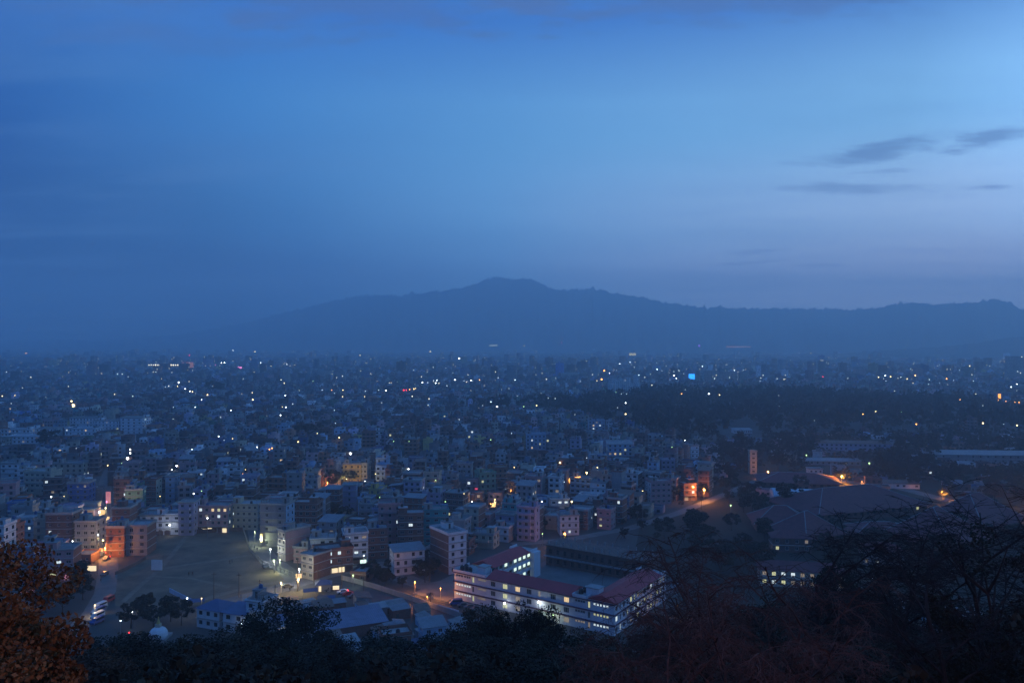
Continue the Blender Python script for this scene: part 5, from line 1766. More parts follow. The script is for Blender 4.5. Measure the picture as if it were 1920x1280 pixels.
PM = [person_mesh(0.0, 0.02), person_mesh(0.16, 0.14)]
JK = [mat('cloth_dark', (0.03, 0.03, 0.04), 0.9, 0.1), mat('cloth_brown', (0.09, 0.05, 0.04), 0.9, 0.1), mat('cloth_blue', (0.04, 0.06, 0.13), 0.9, 0.1)]
M_skin = mat('skin', (0.25, 0.14, 0.09), 0.7, 0.05)
M_trs = mat('trousers', (0.03, 0.03, 0.035), 0.9, 0.1)
PMS = []
for jk in JK:
    for pm in PM:
        q = pm.copy()
        for m_ in (jk, M_trs, M_skin):
            q.materials.append(m_)
        for p_ in q.polygons:
            z_ = p_.center.z
            ax = abs(p_.center.x)
            p_.material_index = 2 if (z_ > 1.5 or (ax > .22 and z_ < .92)) else (1 if z_ < .92 else 0)
        PMS.append(q)
PEOPLE = [(431, 1057, 'left one of the pair standing in the middle of the sports ground'), (435, 1055, 'right one of the pair standing in the middle of the sports ground'),
          (354, 1080, 'left one of the pair standing at the left of the sports ground'), (361, 1079, 'right one of the pair standing at the left of the sports ground'),
          (469, 1003, 'figure in dark clothes near the top of the lane by the fence'), (477, 1030, 'figure in dark clothes half way down the lane by the fence'),
          (482, 1033, 'second figure close beside the one half way down the lane'), (543, 1109, 'figure in dark clothes walking on the road by the lamp lit bend'),
          (498, 1122, 'left one of two figures on the road below the sports ground'), (508, 1121, 'right one of two figures on the road below the sports ground'),
          (452, 1121, 'figure in dark clothes at the foot of the right tall pole'), (411, 1133, 'left one of two figures at the foot of the left tall pole'),
          (415, 1131, 'right one of two figures at the foot of the left tall pole'), (286, 1121, 'lone figure on the dirt left of the blue canopy'),
          (306, 1047, 'figure in dark clothes right above the large white board'), (189, 1091, 'figure walking on the left edge of the street'),
          (572, 1079, 'figure in dark clothes crossing at the junction'), (580, 1081, 'figure in brown crossing at the junction'), (590, 1081, 'figure outside the small corner house at the junction'),
          (646, 1063, 'figure before the lit shops of the brick row'), (652, 1061, 'second figure before the lit shops of the brick row'), (902, 1131, 'figure walking in the orange lit yard')]
for i, (px, py, lab) in enumerate(PEOPLE):
    p = at(px, py)
    o = inst('person', PMS[i % len(PMS)], None, (p.x, p.y, 0.05), rng.uniform(0, 6.28), rng.uniform(0.95, 1.08))
    tag(o, lab, 'person', 'people out in the evening')

# what the photograph shows unobstructed must stay in sight: (left px, right px, lowest visible row, distance)
VIS = []
for px, py, w, d, fl, rot, kw in HB:
    Y_ = F * H / (py - 640)
    VIS.append((px - w * 0.42 * F / Y_, px + w * 0.42 * F / Y_, py - (7 if py < 960 else 3), Y_))
for l in NEAR:
    if l[1] < 1000 or 1310 < l[0] < 1340:
        VIS.append((l[0] - 3, l[0] + 3, l[1] + 3, F * (H - l[4]) / (l[1] - 640)))
for px, py, k, o in far_lamps:
    if py > 715:
        VIS.append((px - 2, px + 2, py + 2, F * (H - 17) / (py - 640)))
VIS += [(520, 575, 1042, 319), (785, 850, 1072, 298), (1020, 1190, 1085, 290), (270, 455, 1003, 361), (1066, 1090, 922, 455), (1310, 1350, 950, 430), (1550, 1610, 908, 490), (1735, 1800, 942, 450), (912, 940, 950, 430), (195, 212, 945, 440), (1850, 1925, 972, 400), (1395, 1440, 892, 520), (1780, 1925, 862, 600),
        (1500, 1560, 965, 420), (185, 210, 1010, 360), (1045, 1075, 1004, 370)]


def vis_ok(px, hw, y, h):
    top = 640 + F * (H - h) / y
    for a, b, need, Y_ in VIS:
        if y < Y_ - 2 and px + hw > a and px - hw < b and top < need:
            return False
    return True


# ------------------------------------------------------------------ the dense town: houses on a jittered grid whose direction drifts from district to district


def theta(x, y):
    return R(38) * noise.noise(Vector((x * 0.0035, y * 0.0035, 7.7))) * 1.3


lay = random.Random(5)
cands = []
pitch = 11.4
Y = 262.0
while Y < 1500:
    X = -0.98 * Y - 30
    off = lay.uniform(0, pitch)
    while X < 0.98 * Y + 30:
        x = X + off + lay.uniform(-1.1, 1.1)
        y = Y + lay.uniform(-1.1, 1.1)
        X += pitch
        px, py = to_px(x, y)
        if in_poly(px, py, PX_FIELD) or in_poly(px, py, PX_SLUM) or in_poly(px, py, PX_SCHOOL) or in_poly(px, py, PX_FOREST):
            continue
        if px < 345 and py > 1062:
            continue
        if 690 < px < 850 and py > 1062:      # trees behind the junction
            continue
        park = in_poly(px, py, PX_PARK)
        if park and (py > 935 or lay.random() < 0.72):
            continue
        if not park and lay.random() < 0.035:
            continue
        w, d = lay.uniform(5.6, 9.6), lay.uniform(6.0, 9.4)
        if y < 700 and blocked(x, y, min(w, d) * 0.46):
            continue
        if y >= 700:
            if any(abs(x - a) < 12 and abs(y - b) < 12 for a, b, c in RECTS if b > 600):
                continue
        fl = lay.choice([2, 3, 3, 4, 4, 4, 5, 5]) if not park else lay.choice([1, 1, 2])
        if lay.random() < 0.03 and not park:
            fl = 6
        wall = lay.choices(list(WALLS), [7, 10, 9, 16, 22, 20, 12, 5, 2.0, 0.8, 1, 7, 9, 1])[0]
        if lay.random() < 0.45:
            side = lay.choice(['brick', 'brown brick', 'grey', 'grey'])
        else:
            side = wall
        hw_ = w * 0.6 * F / y
        while fl > 0 and not vis_ok(px, hw_, y, fl * 3 + 1.0):
            fl -= 1
        if fl == 0:
            continue
        cands.append(dict(low=not vis_ok(px, hw_, y, fl * 3 + 4.4), x=x, y=y, w=w, d=d, fl=fl, rz=theta(x, y) + R(lay.choice([0, 0, 0, 90, -90, 180]) if w - d < 2 and lay.random() < 0.3 else 0),
                          wall=wall, side=side, px=px, py=py, park=park, r=lay.random()))
    Y += pitch
cands.sort(key=lambda c: c['y'] / (0.6 + 0.1 * c['fl']))
N_SINGLE = max(0, 300 - n_named)
vis = [c for c in cands if -60 < c['px'] < 1980]
single = vis[:N_SINGLE]
ids = set(id(c) for c in single)
bulk = [c for c in cands if id(c) not in ids]

ZONES = [
    ('left of the bright street, near the orange leaves', lambda x, y: x < 190 and y > 985),
    ('left of the upper bright street', lambda x, y: x < 190 and y > 900),
    ('at the far left behind the upper street', lambda x, y: x < 190),
    ('right of the bright street, above the field', lambda x, y: x < 350 and y > 930),
    ('behind the white houses above the field', lambda x, y: x < 350),
    ('behind the lit shop block at the field', lambda x, y: x < 500 and y > 900),
    ('well beyond the lit shop block', lambda x, y: x < 500),
    ('by the lane right of the field', lambda x, y: x < 560 and y > 980),
    ('behind the shops of the road junction', lambda x, y: x < 700 and y > 950),
    ('round the yellow lit house', lambda x, y: x < 700),
    ('beside the tallest balcony house', lambda x, y: x < 800 and y > 940),
    ('behind the tallest balcony house', lambda x, y: x < 800),
    ('left of the school behind the brown wall', lambda x, y: x < 930 and y > 960),
    ('near the lit side street', lambda x, y: x < 1000 and y > 900),
    ('beyond the lit side street', lambda x, y: x < 1000),
    ('behind the unfinished block', lambda x, y: x < 1180 and y > 950),
    ('round the orange lit gable', lambda x, y: x < 1180 and y > 895),
    ('between the orange lit gable and the wood', lambda x, y: x < 1180),
    ('close to the orange lit road', lambda x, y: y > 895),
    ('in the low blocks near the wood', lambda x, y: x < 1400),
    ('among the trees of the right compound', lambda x, y: True),
]
NUM = {1: 'one', 2: 'two', 3: 'three', 4: 'four', 5: 'five', 6: 'six'}
for c in single:
    c['tower'] = c['r'] < 0.72 and not c['low']
    c['tanks'] = 0 if c['fl'] < 2 or c['low'] else (1 if c['r'] < 0.6 else 2)
    c['roof'] = 'flat' if c['r'] < 0.8 or not c['park'] and c['r'] < 0.9 else ('metal' if c['r'] < 0.95 else 'rust')
    z = next(n for n, fn in ZONES if fn(c['px'], c['py']))
    top = {True: 'roof room', False: 'bare flat roof'}[c['tower']] if c['roof'] == 'flat' else {'metal': 'sheet roof', 'rust': 'rusty sheet roof'}[c['roof']]
    c['z'] = z
    c['lab'] = '%s %s storey house with %s' % (c['wall'], NUM[c['fl']], top)
ORD = ['leftmost', 'second from left', 'third from left', 'fourth from left', 'fifth from left', 'sixth from left', 'seventh from left', 'eighth from left']
bykey = {}
for c in single:
    bykey.setdefault((c['lab'], c['z']), []).append(c)
for (lb_, z), L in bykey.items():
    if len(L) == 1:
        L[0]['label'] = '%s, %s' % (lb_, z)
    else:
        L.sort(key=lambda c: c['px'])
        for i, c in enumerate(L):
            c['label'] = '%s, %s, %s' % (ORD[min(i, 7)], lb_, z)
for c in single:
    near = c['y'] < 400
    house(c['x'], c['y'], c['w'], c['d'], c['fl'], c['rz'], wall=c['wall'], side=c['side'], roof=c['roof'], detail=2 if near else 1,
          label=' '.join(c['label'].split()[:16]).rstrip(','), lit=0.055, group='town houses', tower=c['tower'], tanks=c['tanks'], seed=int(c['r'] * 9999), blank_left=c['r'] > 0.5, blank_right=c['r'] < 0.3, balcony=0.3 < c['r'] < 0.62)

# ------------------------------------------------------------------ the rest of the city as one object


class Boxes:
    def __init__(s):
        s.rows = []

    def add(s, cx, cy, z0, sx, sy, h, rz, wall, roof, win):
        s.rows.append((cx, cy, z0, sx, sy, h, rz, *wall, *roof, win))


BX = Boxes()
WC = {k: None for k in WALLS}
RGB = {'bright white': (0.7, 0.7, 0.7), 'white': (0.60, 0.60, 0.60), 'cream': (0.5, 0.44, 0.33), 'grey': (0.25, 0.25, 0.25), 'brick': (0.24, 0.11, 0.085), 'brown brick': (0.16, 0.10, 0.085), 'pink': (0.45, 0.28, 0.28),
       'pale blue': (0.3, 0.42, 0.54), 'blue': (0.1, 0.18, 0.42), 'teal': (0.08, 0.34, 0.35), 'yellow': (0.56, 0.42, 0.15), 'lavender': (0.40, 0.36, 0.48), 'terracotta': (0.36, 0.16, 0.1), 'green': (0.2, 0.34, 0.22)}
far = random.Random(31)


def rgb_of(w, k=0.3):
    s_ = 1 + far.uniform(-k, k)
    v_ = 1.1 if far.random() < 0.27 else 0.55
    return tuple(min(0.8, c * s_ * v_) for c in RGB[w])


def rcol():
    k = far.random()
    if k < 0.6:
        v_ = far.uniform(0.07, 0.18)
        return (v_, v_, v_ * 0.97)
    if k < 0.75:
        return (0.28, 0.29, 0.31)
    if k < 0.88:
        return (0.18, 0.10, 0.08)
    return (0.16, 0.22, 0.34)


PV, PF, PM_ = [], [], []     # window panes of the nearer bulk houses


def pane_quad(c, s_, rz, x, y, z, w, h, ax, m):
    ct, stt = math.cos(rz), math.sin(rz)

    def T(a, b, zz):
        return (c[0] + a * ct - b * stt, c[1] + a * stt + b * ct, zz)
    k = len(PV)
    if ax == 0:
        PV.extend([T(x - w / 2, y, z - h / 2), T(x + w / 2, y, z - h / 2), T(x + w / 2, y, z + h / 2), T(x - w / 2, y, z + h / 2)])
    else:
        PV.extend([T(x, y - w / 2, z - h / 2), T(x, y + w / 2, z - h / 2), T(x, y + w / 2, z + h / 2), T(x, y - w / 2, z + h / 2)])
    PF.append((k, k + 1, k + 2, k + 3))
    PM_.append(m)


for c in bulk:
    fh = 3.0
    h = c['fl'] * fh
    real = c['y'] < 900
    wl, rf = rgb_of(c['wall']), rcol()
    BX.add(c['x'], c['y'], 0, c['w'], c['d'], h, c['rz'], wl, rf, 0.0 if real else 1.0)
    ct, stt = math.cos(c['rz']), math.sin(c['rz'])

    def T2(a, b):
        return c['x'] + a * ct - b * stt, c['y'] + a * stt + b * ct
    if c['fl'] > 1 and not c['low'] and far.random() < 0.75:
        a, b = far.uniform(-1, 1) * (c['w'] / 2 - 2), far.uniform(-.2, 1) * (c['d'] / 2 - 2)
        q = T2(a, b)
        BX.add(q[0], q[1], h, far.uniform(2.6, 4), far.uniform(2.6, 4.2), 2.6, c['rz'], wl if far.random() < 0.6 else rgb_of('grey'), rf, 0.0)
        if far.random() < 0.6:
            BX.add(q[0], q[1], h + 2.6, 1.2, 1.2, 1.3, c['rz'], (0.03, 0.03, 0.035), (0.03, 0.03, 0.035), 0.0)
    # annexes and roof clutter
    if c['y'] < 1300 and c['fl'] > 1 and far.random() < 0.45:
        q = T2(c['w'] / 2 * far.choice([-1, 1]) * 0.55, -c['d'] / 2 - 0.6)
        BX.add(q[0], q[1], 0, c['w'] * 0.45, 2.6, h - 3.0 * far.choice([0, 1, 1]) - 0.4, c['rz'], wl if far.random() < 0.5 else rgb_of(c['side']), rf, 0.0)
    if c['y'] < 1000 and not c['low']:
        for _ in range(far.randint(0, 3)):
            q = T2(far.uniform(-.38, .38) * c['w'], far.uniform(-.38, .38) * c['d'])
            sh_ = far.choice([(0.03, 0.03, 0.035), (0.3, 0.31, 0.33), (0.14, 0.08, 0.06), (0.05, 0.10, 0.2)])
            BX.add(q[0], q[1], h, far.uniform(0.7, 2.2), far.uniform(0.7, 2.0), far.uniform(0.8, 2.0), c['rz'], sh_, sh_, 0.0)
    # parapet edges
    if c['y'] < 1100:
        for a, b, sx, sy in ((0, -c['d'] / 2 + 0.1, c['w'] + 0.3, 0.2), (-c['w'] / 2 + 0.1, 0, 0.2, c['d'] - 0.3), (c['w'] / 2 - 0.1, 0, 0.2, c['d'] - 0.3), (0, c['d'] / 2 - 0.1, c['w'] + 0.3, 0.2)):
            q = T2(a, b)
            BX.add(q[0], q[1], h, sx, sy, 0.8, c['rz'], wl, wl, 0.0)
    if real:
        for fi in range(1, c['fl']):
            q = T2(0, -0.2)
            BX.add(q[0], q[1], fi * fh - 0.12, c['w'] + 0.24, c['d'] + 0.4, 0.24, c['rz'], (0.34, 0.33, 0.31), (0.3, 0.3, 0.3), 0.0)
        nc = max(2, int(c['w'] / 2.9))
        base_lit = 0.022
        for fi in range(c['fl']):
            for k in range(nc):
                if far.random() < 0.1:
                    continue
                m = 0 if far.random() > base_lit else far.choice([1, 2, 3, 4, 4])
                pane_quad((c['x'], c['y']), 1, c['rz'], -c['w'] / 2 + c['w'] * (k + 0.5) / nc, -c['d'] / 2 - 0.04, fi * fh + 1.6, 1.5, 1.4, 0, m)
            if c['side'] == c['wall']:
                sx = c['w'] / 2 + 0.04 if c['x'] < 0 else -c['w'] / 2 - 0.04
                for k in range(2):
                    m = 0 if far.random() > base_lit else far.choice([1, 2, 3, 4])
                    pane_quad((c['x'], c['y']), 1, c['rz'], sx, -c['d'] / 4 + k * c['d'] / 2, fi * fh + 1.6, 1.4, 1.4, 1, m)
# the middle and far city
for (ya, yb, pt, smin, smax, gap) in ((1500, 2900, 16, 7.5, 13, 0.06), (2900, 6100, 34, 13, 27, 0.12)):
    Y = ya
    while Y < yb:
        X = -0.96 * Y
        while X < 0.96 * Y:
            x = X + far.uniform(-0.25, 0.25) * pt
            y = Y + far.uniform(-0.25, 0.25) * pt
            X += pt
            px, py = to_px(x, y)
            if far.random() < gap:
                continue
            nz = noise.noise(Vector((x * 0.0016, y * 0.0016, 2.0)))
            if nz < -0.30 and y > 1500:
                continue
            w, d = far.uniform(smin, smax), far.uniform(smin, smax)
            h = far.choice([6, 9, 9, 12, 12, 15, 15, 18])
            if far.random() < 0.012:
                h = far.uniform(24, 42)
                w = d = far.uniform(14, 20)
            wl = rgb_of(far.choices(list(WALLS), [5, 9, 8, 15, 22, 20, 12, 5, 2, 0.8, 1, 8, 9, 1])[0])
            rz = theta(x, y)
            BX.add(x, y, 0, w, d, h, rz, wl, rcol(), 1.0)
            if y < 2900 and far.random() < 0.6:
                BX.add(x + far.uniform(-2, 2), y + far.uniform(-2, 2), h, 3.6, 3.6, 2.6, rz, wl, rcol(), 0.0)
        Y += pt
# named taller blocks on the skyline
for px, py, w, h in ((1330, 727, 22, 34), (1357, 726, 20, 32), (1345, 728, 18, 26), (1372, 725, 14, 28), (1903, 722, 26, 60), (1912, 722, 20, 40), (535, 722, 16, 34), (1068, 716, 36, 20), (560, 667, 90, 34), (610, 715, 30, 24)):
    p = at(px, py)
    BX.add(p.x, p.y, 0, w, w, h, 0, (0.42, 0.36, 0.3), (0.3, 0.3, 0.3), 1.0)
for _ in range(46):       # the pale blocks with green lit bays
    px, py = far.uniform(1145, 1195), far.uniform(735, 750)
    p = at(px, py)
    BX.add(p.x, p.y, 0, 9, 9, far.uniform(12, 30), 0, (0.45, 0.5, 0.5), (0.3, 0.3, 0.3), 1.0)

Barr = np.array(BX.rows, dtype=np.float64)
nb_ = len(Barr)
print('bulk boxes', nb_, 'panes', len(PF))
cx, cy, z0, sx, sy, hh, rz = Barr[:, :7].T
wallc, roofc, win = Barr[:, 7:10], Barr[:, 10:13], Barr[:, 13]
lx = np.array([-.5, .5, .5, -.5])
ly = np.array([-.5, -.5, .5, .5])
ct, stt = np.cos(rz), np.sin(rz)
vx = cx[:, None] + lx[None] * sx[:, None] * ct[:, None] - ly[None] * sy[:, None] * stt[:, None]
vy = cy[:, None] + lx[None] * sx[:, None] * stt[:, None] + ly[None] * sy[:, None] * ct[:, None]
verts = np.zeros((nb_, 8, 3))
verts[:, :4, 0] = vx; verts[:, :4, 1] = vy; verts[:, :4, 2] = z0[:, None]
verts[:, 4:, 0] = vx; verts[:, 4:, 1] = vy; verts[:, 4:, 2] = (z0 + hh)[:, None]
fq = np.array([(0, 1, 5, 4), (1, 2, 6, 5), (2, 3, 7, 6), (3, 0, 4, 7), (4, 5, 6, 7)])
faces = (np.arange(nb_)[:, None, None] * 8 + fq[None]).reshape(-1, 4)
uv = np.zeros((nb_, 5, 4, 2))
ro = nrg.integers(0, 400, (nb_, 4)) * 2.8
for k, ln in enumerate((sx, sy, sx, sy)):
    nn = np.maximum(1, np.round(ln / 2.8)) * 2.8
    uv[:, k, 0, 0] = ro[:, k]; uv[:, k, 3, 0] = ro[:, k]
    uv[:, k, 1, 0] = ro[:, k] + nn; uv[:, k, 2, 0] = ro[:, k] + nn
    uv[:, k, 2, 1] = hh; uv[:, k, 3, 1] = hh
uv *= win[:, None, None, None]
tint = np.zeros((nb_, 5, 4))
tint[:, :4, :3] = wallc[:, None, :]
tint[:, 4, :3] = roofc
tint[..., 3] = 1

M_far = bpy.data.materials.new('distant_walls')
M_far.use_nodes = True
t_ = M_far.node_tree
b = t_.nodes['Principled BSDF']
q = G(t_)
at_ = nd(t_, 'ShaderNodeAttribute', attribute_name='tint')
uvn = nd(t_, 'ShaderNodeUVMap')
sp = nd(t_, 'ShaderNodeSeparateXYZ')
t_.links.new(uvn.outputs[0], sp.inputs[0])
us = q.m('DIVIDE', sp.outputs[0], 2.8)
vs = q.m('DIVIDE', sp.outputs[1], 3.0)
fu, fv = q.m('FRACT', us), q.m('FRACT', vs)
mw_ = q.m('MULTIPLY', q.m('MULTIPLY', q.m('GREATER_THAN', fu, 0.26), q.m('LESS_THAN', fu, 0.74)), q.m('MULTIPLY', q.m('GREATER_THAN', fv, 0.32), q.m('LESS_THAN', fv, 0.78)))
cb = nd(t_, 'ShaderNodeCombineXYZ')
t_.links.new(q.m('FLOOR', us), cb.inputs[0])
t_.links.new(q.m('FLOOR', vs), cb.inputs[1])
wn = nd(t_, 'ShaderNodeTexWhiteNoise')
t_.links.new(cb.outputs[0], wn.inputs[0])
litm = q.m('MULTIPLY', q.m('GREATER_THAN', wn.outputs[0], 0.983), mw_)
tc_ = nd(t_, 'ShaderNodeTexCoord')
nzz = q.noise(tc_.outputs['Object'], 0.35, 4, 0.6)
cc = q.mix(1.0, at_.outputs[0], q.ramp(nzz, [(0.3, 0.62), (0.7, 1.15)]), 'MULTIPLY')
cc = q.mix(q.m('MULTIPLY', mw_, 0.85), cc, (0.02, 0.022, 0.028))
t_.links.new(cc, b.inputs['Base Color'])
b.inputs['Roughness'].default_value = 0.85
wn2 = nd(t_, 'ShaderNodeSeparateColor')
t_.links.new(wn.outputs[1], wn2.inputs[0])
lc = q.mix(wn2.outputs[1], (1.0, 0.72, 0.36), (0.8, 0.95, 0.9))
t_.links.new(lc, b.inputs['Emission Color'])
t_.links.new(q.m('MULTIPLY', litm, 3.2), b.inputs['Emission Strength'])
M_far.cycles.emission_sampling = 'NONE'

pv = np.array(PV, dtype=np.float64).reshape(-1, 3)
pf = np.array(PF, dtype=np.int64).reshape(-1, 4) + nb_ * 8
allv = np.concatenate([verts.reshape(-1, 3), pv])
allf = np.concatenate([faces, pf])
matidx = np.concatenate([np.zeros(len(faces), int), np.array(PM_, int) + 1])
alluv = np.concatenate([uv.reshape(-1, 2), np.zeros((len(pf) * 4, 2))])
alltint = np.concatenate([tint.reshape(-1, 4), np.full((len(pf), 4), 0.03)])


def big_mesh(name, v, f, mats, mi=None, uvs=None, col=None):
    me = bpy.data.meshes.new(name)
    me.vertices.add(len(v))
    me.vertices.foreach_set('co', v.astype(np.float32).ravel())
    me.loops.add(f.size)
    me.loops.foreach_set('vertex_index', f.astype(np.int32).ravel())
    me.polygons.add(len(f))
    me.polygons.foreach_set('loop_start', np.arange(0, f.size, f.shape[1], dtype=np.int32))
    for m_ in mats:
        me.materials.append(m_)
    if mi is not None:
        me.polygons.foreach_set('material_index', mi.astype(np.int32))
    if uvs is not None:
        l = me.uv_layers.new(name='UVMap')
        l.data.foreach_set('uv', uvs.astype(np.float32).ravel())
    if col is not None:
        a = me.attributes.new('tint', 'FLOAT_COLOR', 'FACE')
        a.data.foreach_set('color', col.astype(np.float32).ravel())
    me.update(calc_edges=True)
    return me


me = big_mesh('distant_houses', allv, allf, [M_far, M_glass, E_warm, E_cool, E_yel, E_dim], matidx, alluv, alltint)
o = link(bpy.data.objects.new('distant_houses', me))
tag(o, 'endless dense houses of the city filling the valley to the foot of the mountains', 'houses', kind='stuff')

# ------------------------------------------------------------------ trees


def crown_arrays(seed, rx, ry, rz_, n, leaf, clumps, fill=0.5, droop=0.0):
    r = np.random.default_rng(seed)
    d = r.normal(size=(clumps, 3))
    d /= np.linalg.norm(d, axis=1)[:, None]
    rad = r.uniform(0.35, 1.0, clumps) ** 0.6
    cen = d * rad[:, None] * np.array([rx, ry, rz_])
    cen[:, 2] = np.where(cen[:, 2] < 0, cen[:, 2] * 0.7, cen[:, 2])
    sz = r.uniform(0.16, 0.34, clumps) * (rx + ry) / 2
    pick = r.integers(0, clumps, n)
    dd = r.normal(size=(n, 3))
    dd /= np.linalg.norm(dd, axis=1)[:, None]
    pos = cen[pick] + dd * (sz[pick] * r.uniform(0.35, 1.0, n) ** 0.5)[:, None] * np.array([1, 1, 0.75])
    a = r.normal(size=(n, 3)); a /= np.linalg.norm(a, axis=1)[:, None]
    b = np.cross(a, r.normal(size=(n, 3))); b /= np.linalg.norm(b, axis=1)[:, None]
    L = leaf * r.uniform(0.6, 1.3, n)[:, None]
    q = np.stack([pos - a * L * 0.5 - b * L * 0.12, pos - b * L * 0.32, pos + a * L * 0.5, pos + b * L * 0.32], axis=1)
    return q.reshape(-1, 3)


LM = {
    'dark': leafmat('leaves_dark', (0.009, 0.012, 0.007), (0.024, 0.028, 0.013)),
    'olive': leafmat('leaves_olive', (0.014, 0.012, 0.007), (0.036, 0.030, 0.013)),
    'brown': leafmat('leaves_brown', (0.045, 0.024, 0.012), (0.10, 0.05, 0.02)),
    'rust': leafmat('leaves_rust', (0.10, 0.045, 0.015), (0.22, 0.10, 0.03)),
}


def trunk_mesh(h, r, seed, limbs=5, spread=2.0, m=None):
    rr = random.Random(seed)
    mb = MB()
    pts = [Vector((0, 0, 0))]
    for i in range(4):
        pts.append(pts[-1] + Vector((rr.uniform(-.12, .12) * h / 4, rr.uniform(-.12, .12) * h / 4, h / 4)))
    for i in range(4):
        mb.tube(pts[i], pts[i + 1], r * (1 - i * 0.2), r * (1 - (i + 1) * 0.2), n=7, cap=False)
    for i in range(limbs):
        k = rr.uniform(1.6, 4)
        i0 = min(3, int(k))
        p = pts[i0].lerp(pts[i0 + 1], k - i0) if k < 4 else pts[4]
        an = rr.uniform(0, 6.28)
        e = p + Vector((math.cos(an) * spread, math.sin(an) * spread, rr.uniform(0.5, 1.2) * spread))
        mid = p.lerp(e, 0.5) + Vector((0, 0, -0.1 * spread))
        mb.tube(p, mid, r * 0.4, r * 0.25, n=5, cap=False).tube(mid, e, r * 0.25, r * 0.08, n=5, cap=False)
    return mb.mesh('trunk', m or M_bark)


TV = {}


def tree_variant(kind, lod, seed):
    k = (kind, lod, seed)
    if k not in TV:
        n, leaf, cl = {'near': (15000, 0.20, 70), 'mid': (2600, 0.62, 30), 'city': (900, 0.75, 16)}[lod]
        q = crown_arrays(seed + 100, 1.0, 1.0, 0.85, n, 0.001, cl)
        # unit crown: leaves are rebuilt at the real size for each lod
        q = crown_arrays(seed + 100, 4.0, 4.0, 3.6, n, leaf, cl)
        f = np.arange(len(q)).reshape(-1, 4)
        TV[k] = (big_mesh('crown', q, f, [LM[kind]]), trunk_mesh(6.2, 0.28, seed, 7, 2.6))
    return TV[k]


def tree(x, y, z, h, rx, kind='dark', lod='city', label=None, group=None, name='tree', seed=0):
    cr, tr = tree_variant(kind, lod, seed % 3)
    root = thing(name, (x, y, z), (seed * 1.7) % 6.28, label, 'tree', group)
    s_ = rx / 4.0
    zs = h / 10.0
    inst('trunk', tr, root, (0, 0, -0.3), 0, (zs, zs, zs))
    inst('crown', cr, root, (0, 0, h - 3.6 * zs), 0, (s_, s_, zs))
    return root


# big trees on the hillside in front: (px, top row, distance, crown radius, height, kind, label)
FT = [
    (530, 1132, 92, 6.6, 17, 'dark', 'dark bushy tree on the hillside standing against the lavender shed roof'),
    (590, 1190, 80, 4.6, 12, 'dark', 'dark round tree right of the bushy one below the sheds'),
    (470, 1190, 85, 5.0, 13, 'dark', 'dark tree left of the bushy one below the white houses'),
    (262, 1196, 96, 4.2, 12, 'dark', 'dark tree at the foot of the small stupa'),
    (205, 1196, 100, 4.5, 12, 'dark', 'dark tree below the bend of the bright street'),
    (345, 1200, 78, 4.8, 12, 'olive', 'olive brown tree in front of the small stupa'),
    (400, 1196, 70, 5.4, 13, 'olive', 'olive brown tree below the blue hipped roof'),
    (250, 1206, 58, 4.6, 11, 'olive', 'low olive tree right of the orange leaves'),
    (960, 1128, 72, 3.2, 13, 'dark', 'sparse leafed tree cutting across the front of the school'),
    (1015, 1142, 66, 2.7, 11, 'dark', 'slim dark tree in front of the school floodlights'),
    (900, 1150, 88, 4.4, 14, 'brown', 'brownish tree at the left foot of the school'),
    (690, 1196, 74, 5.2, 12, 'dark', 'dark tree under the small brick house of the shed quarter'),
    (780, 1208, 66, 5.2, 12, 'dark', 'dark spreading tree below the shed quarter'),
    (860, 1196, 70, 5.0, 13, 'dark', 'dark tree below the right end of the sheds'),
    (620, 1216, 56, 4.6, 10, 'olive', 'olive tree at the bottom left of centre'),
    (500, 1226, 50, 4.4, 10, 'dark', 'low dark tree at the bottom below the bushy one'),
    (360, 1236, 44, 3.8, 9, 'olive', 'low olive tree at the bottom left'),
    (745, 1236, 46, 4.2, 9, 'dark', 'low dark tree at the bottom centre left'),
    (930, 1210, 54, 4.2, 10, 'dark', 'dark tree directly below the school'),
    (1040, 1196, 58, 4.4, 12, 'dark', 'dark tree below the middle of the school'),
    (1110, 1190, 60, 4.6, 12, 'brown', 'brownish tree below the near corner of the school'),
    (850, 1240, 42, 3.8, 8, 'olive', 'low olive tree at the very bottom centre'),
    (1000, 1240, 42, 3.8, 8, 'dark', 'low dark tree at the very bottom right of centre'),
    (1180, 1206, 52, 4.4, 11, 'brown', 'brown leafed tree under the bare reddish ones'),
    (1290, 1190, 56, 4.6, 12, 'brown', 'brown leafed tree in the tangle right of the school'),
    (1400, 1150, 70, 5.4, 14, 'olive', 'olive tree behind the bare reddish ones'),
    (1500, 1120, 84, 6.2, 16, 'dark', 'dark tree before the long house with greenish windows'),
    (1570, 1060, 78, 3.4, 18, 'dark', 'tall narrow dark tree right of the greenish lit windows'),
    (1620, 1140, 70, 5.0, 14, 'dark', 'dark tree hiding the pale blue house at lower right'),
    (1720, 1100, 76, 6.0, 17, 'dark', 'dark tree left of the biggest one at right'),
    (1700, 1196, 52, 4.6, 11, 'olive', 'olive tree below the biggest dark one at right'),
    (1560, 1200, 50, 4.4, 10, 'olive', 'olive tree at the bottom right'),
    (1450, 1220, 46, 4.0, 10, 'brown', 'brown leafed tree at the bottom right'),
    (1800, 1190, 50, 4.6, 12, 'dark', 'dark tree at the foot of the biggest one at right'),
    (1890, 1140, 56, 5.0, 14, 'dark', 'dark tree at the lower right edge'),
    (1640, 1240, 40, 3.6, 8, 'dark', 'low dark tree at the bottom between the right hand trees'),
    (1780, 1245, 38, 3.6, 8, 'dark', 'low dark tree at the bottom right corner'),
    (1900, 1230, 40, 3.8, 9, 'olive', 'olive tree in the bottom right corner'),
    (1320, 1240, 42, 3.6, 8, 'brown', 'low brown tree at the bottom right of centre'),
    (150, 1236, 46, 4.0, 9, 'brown', 'brown tree half behind the orange leaves'),
]
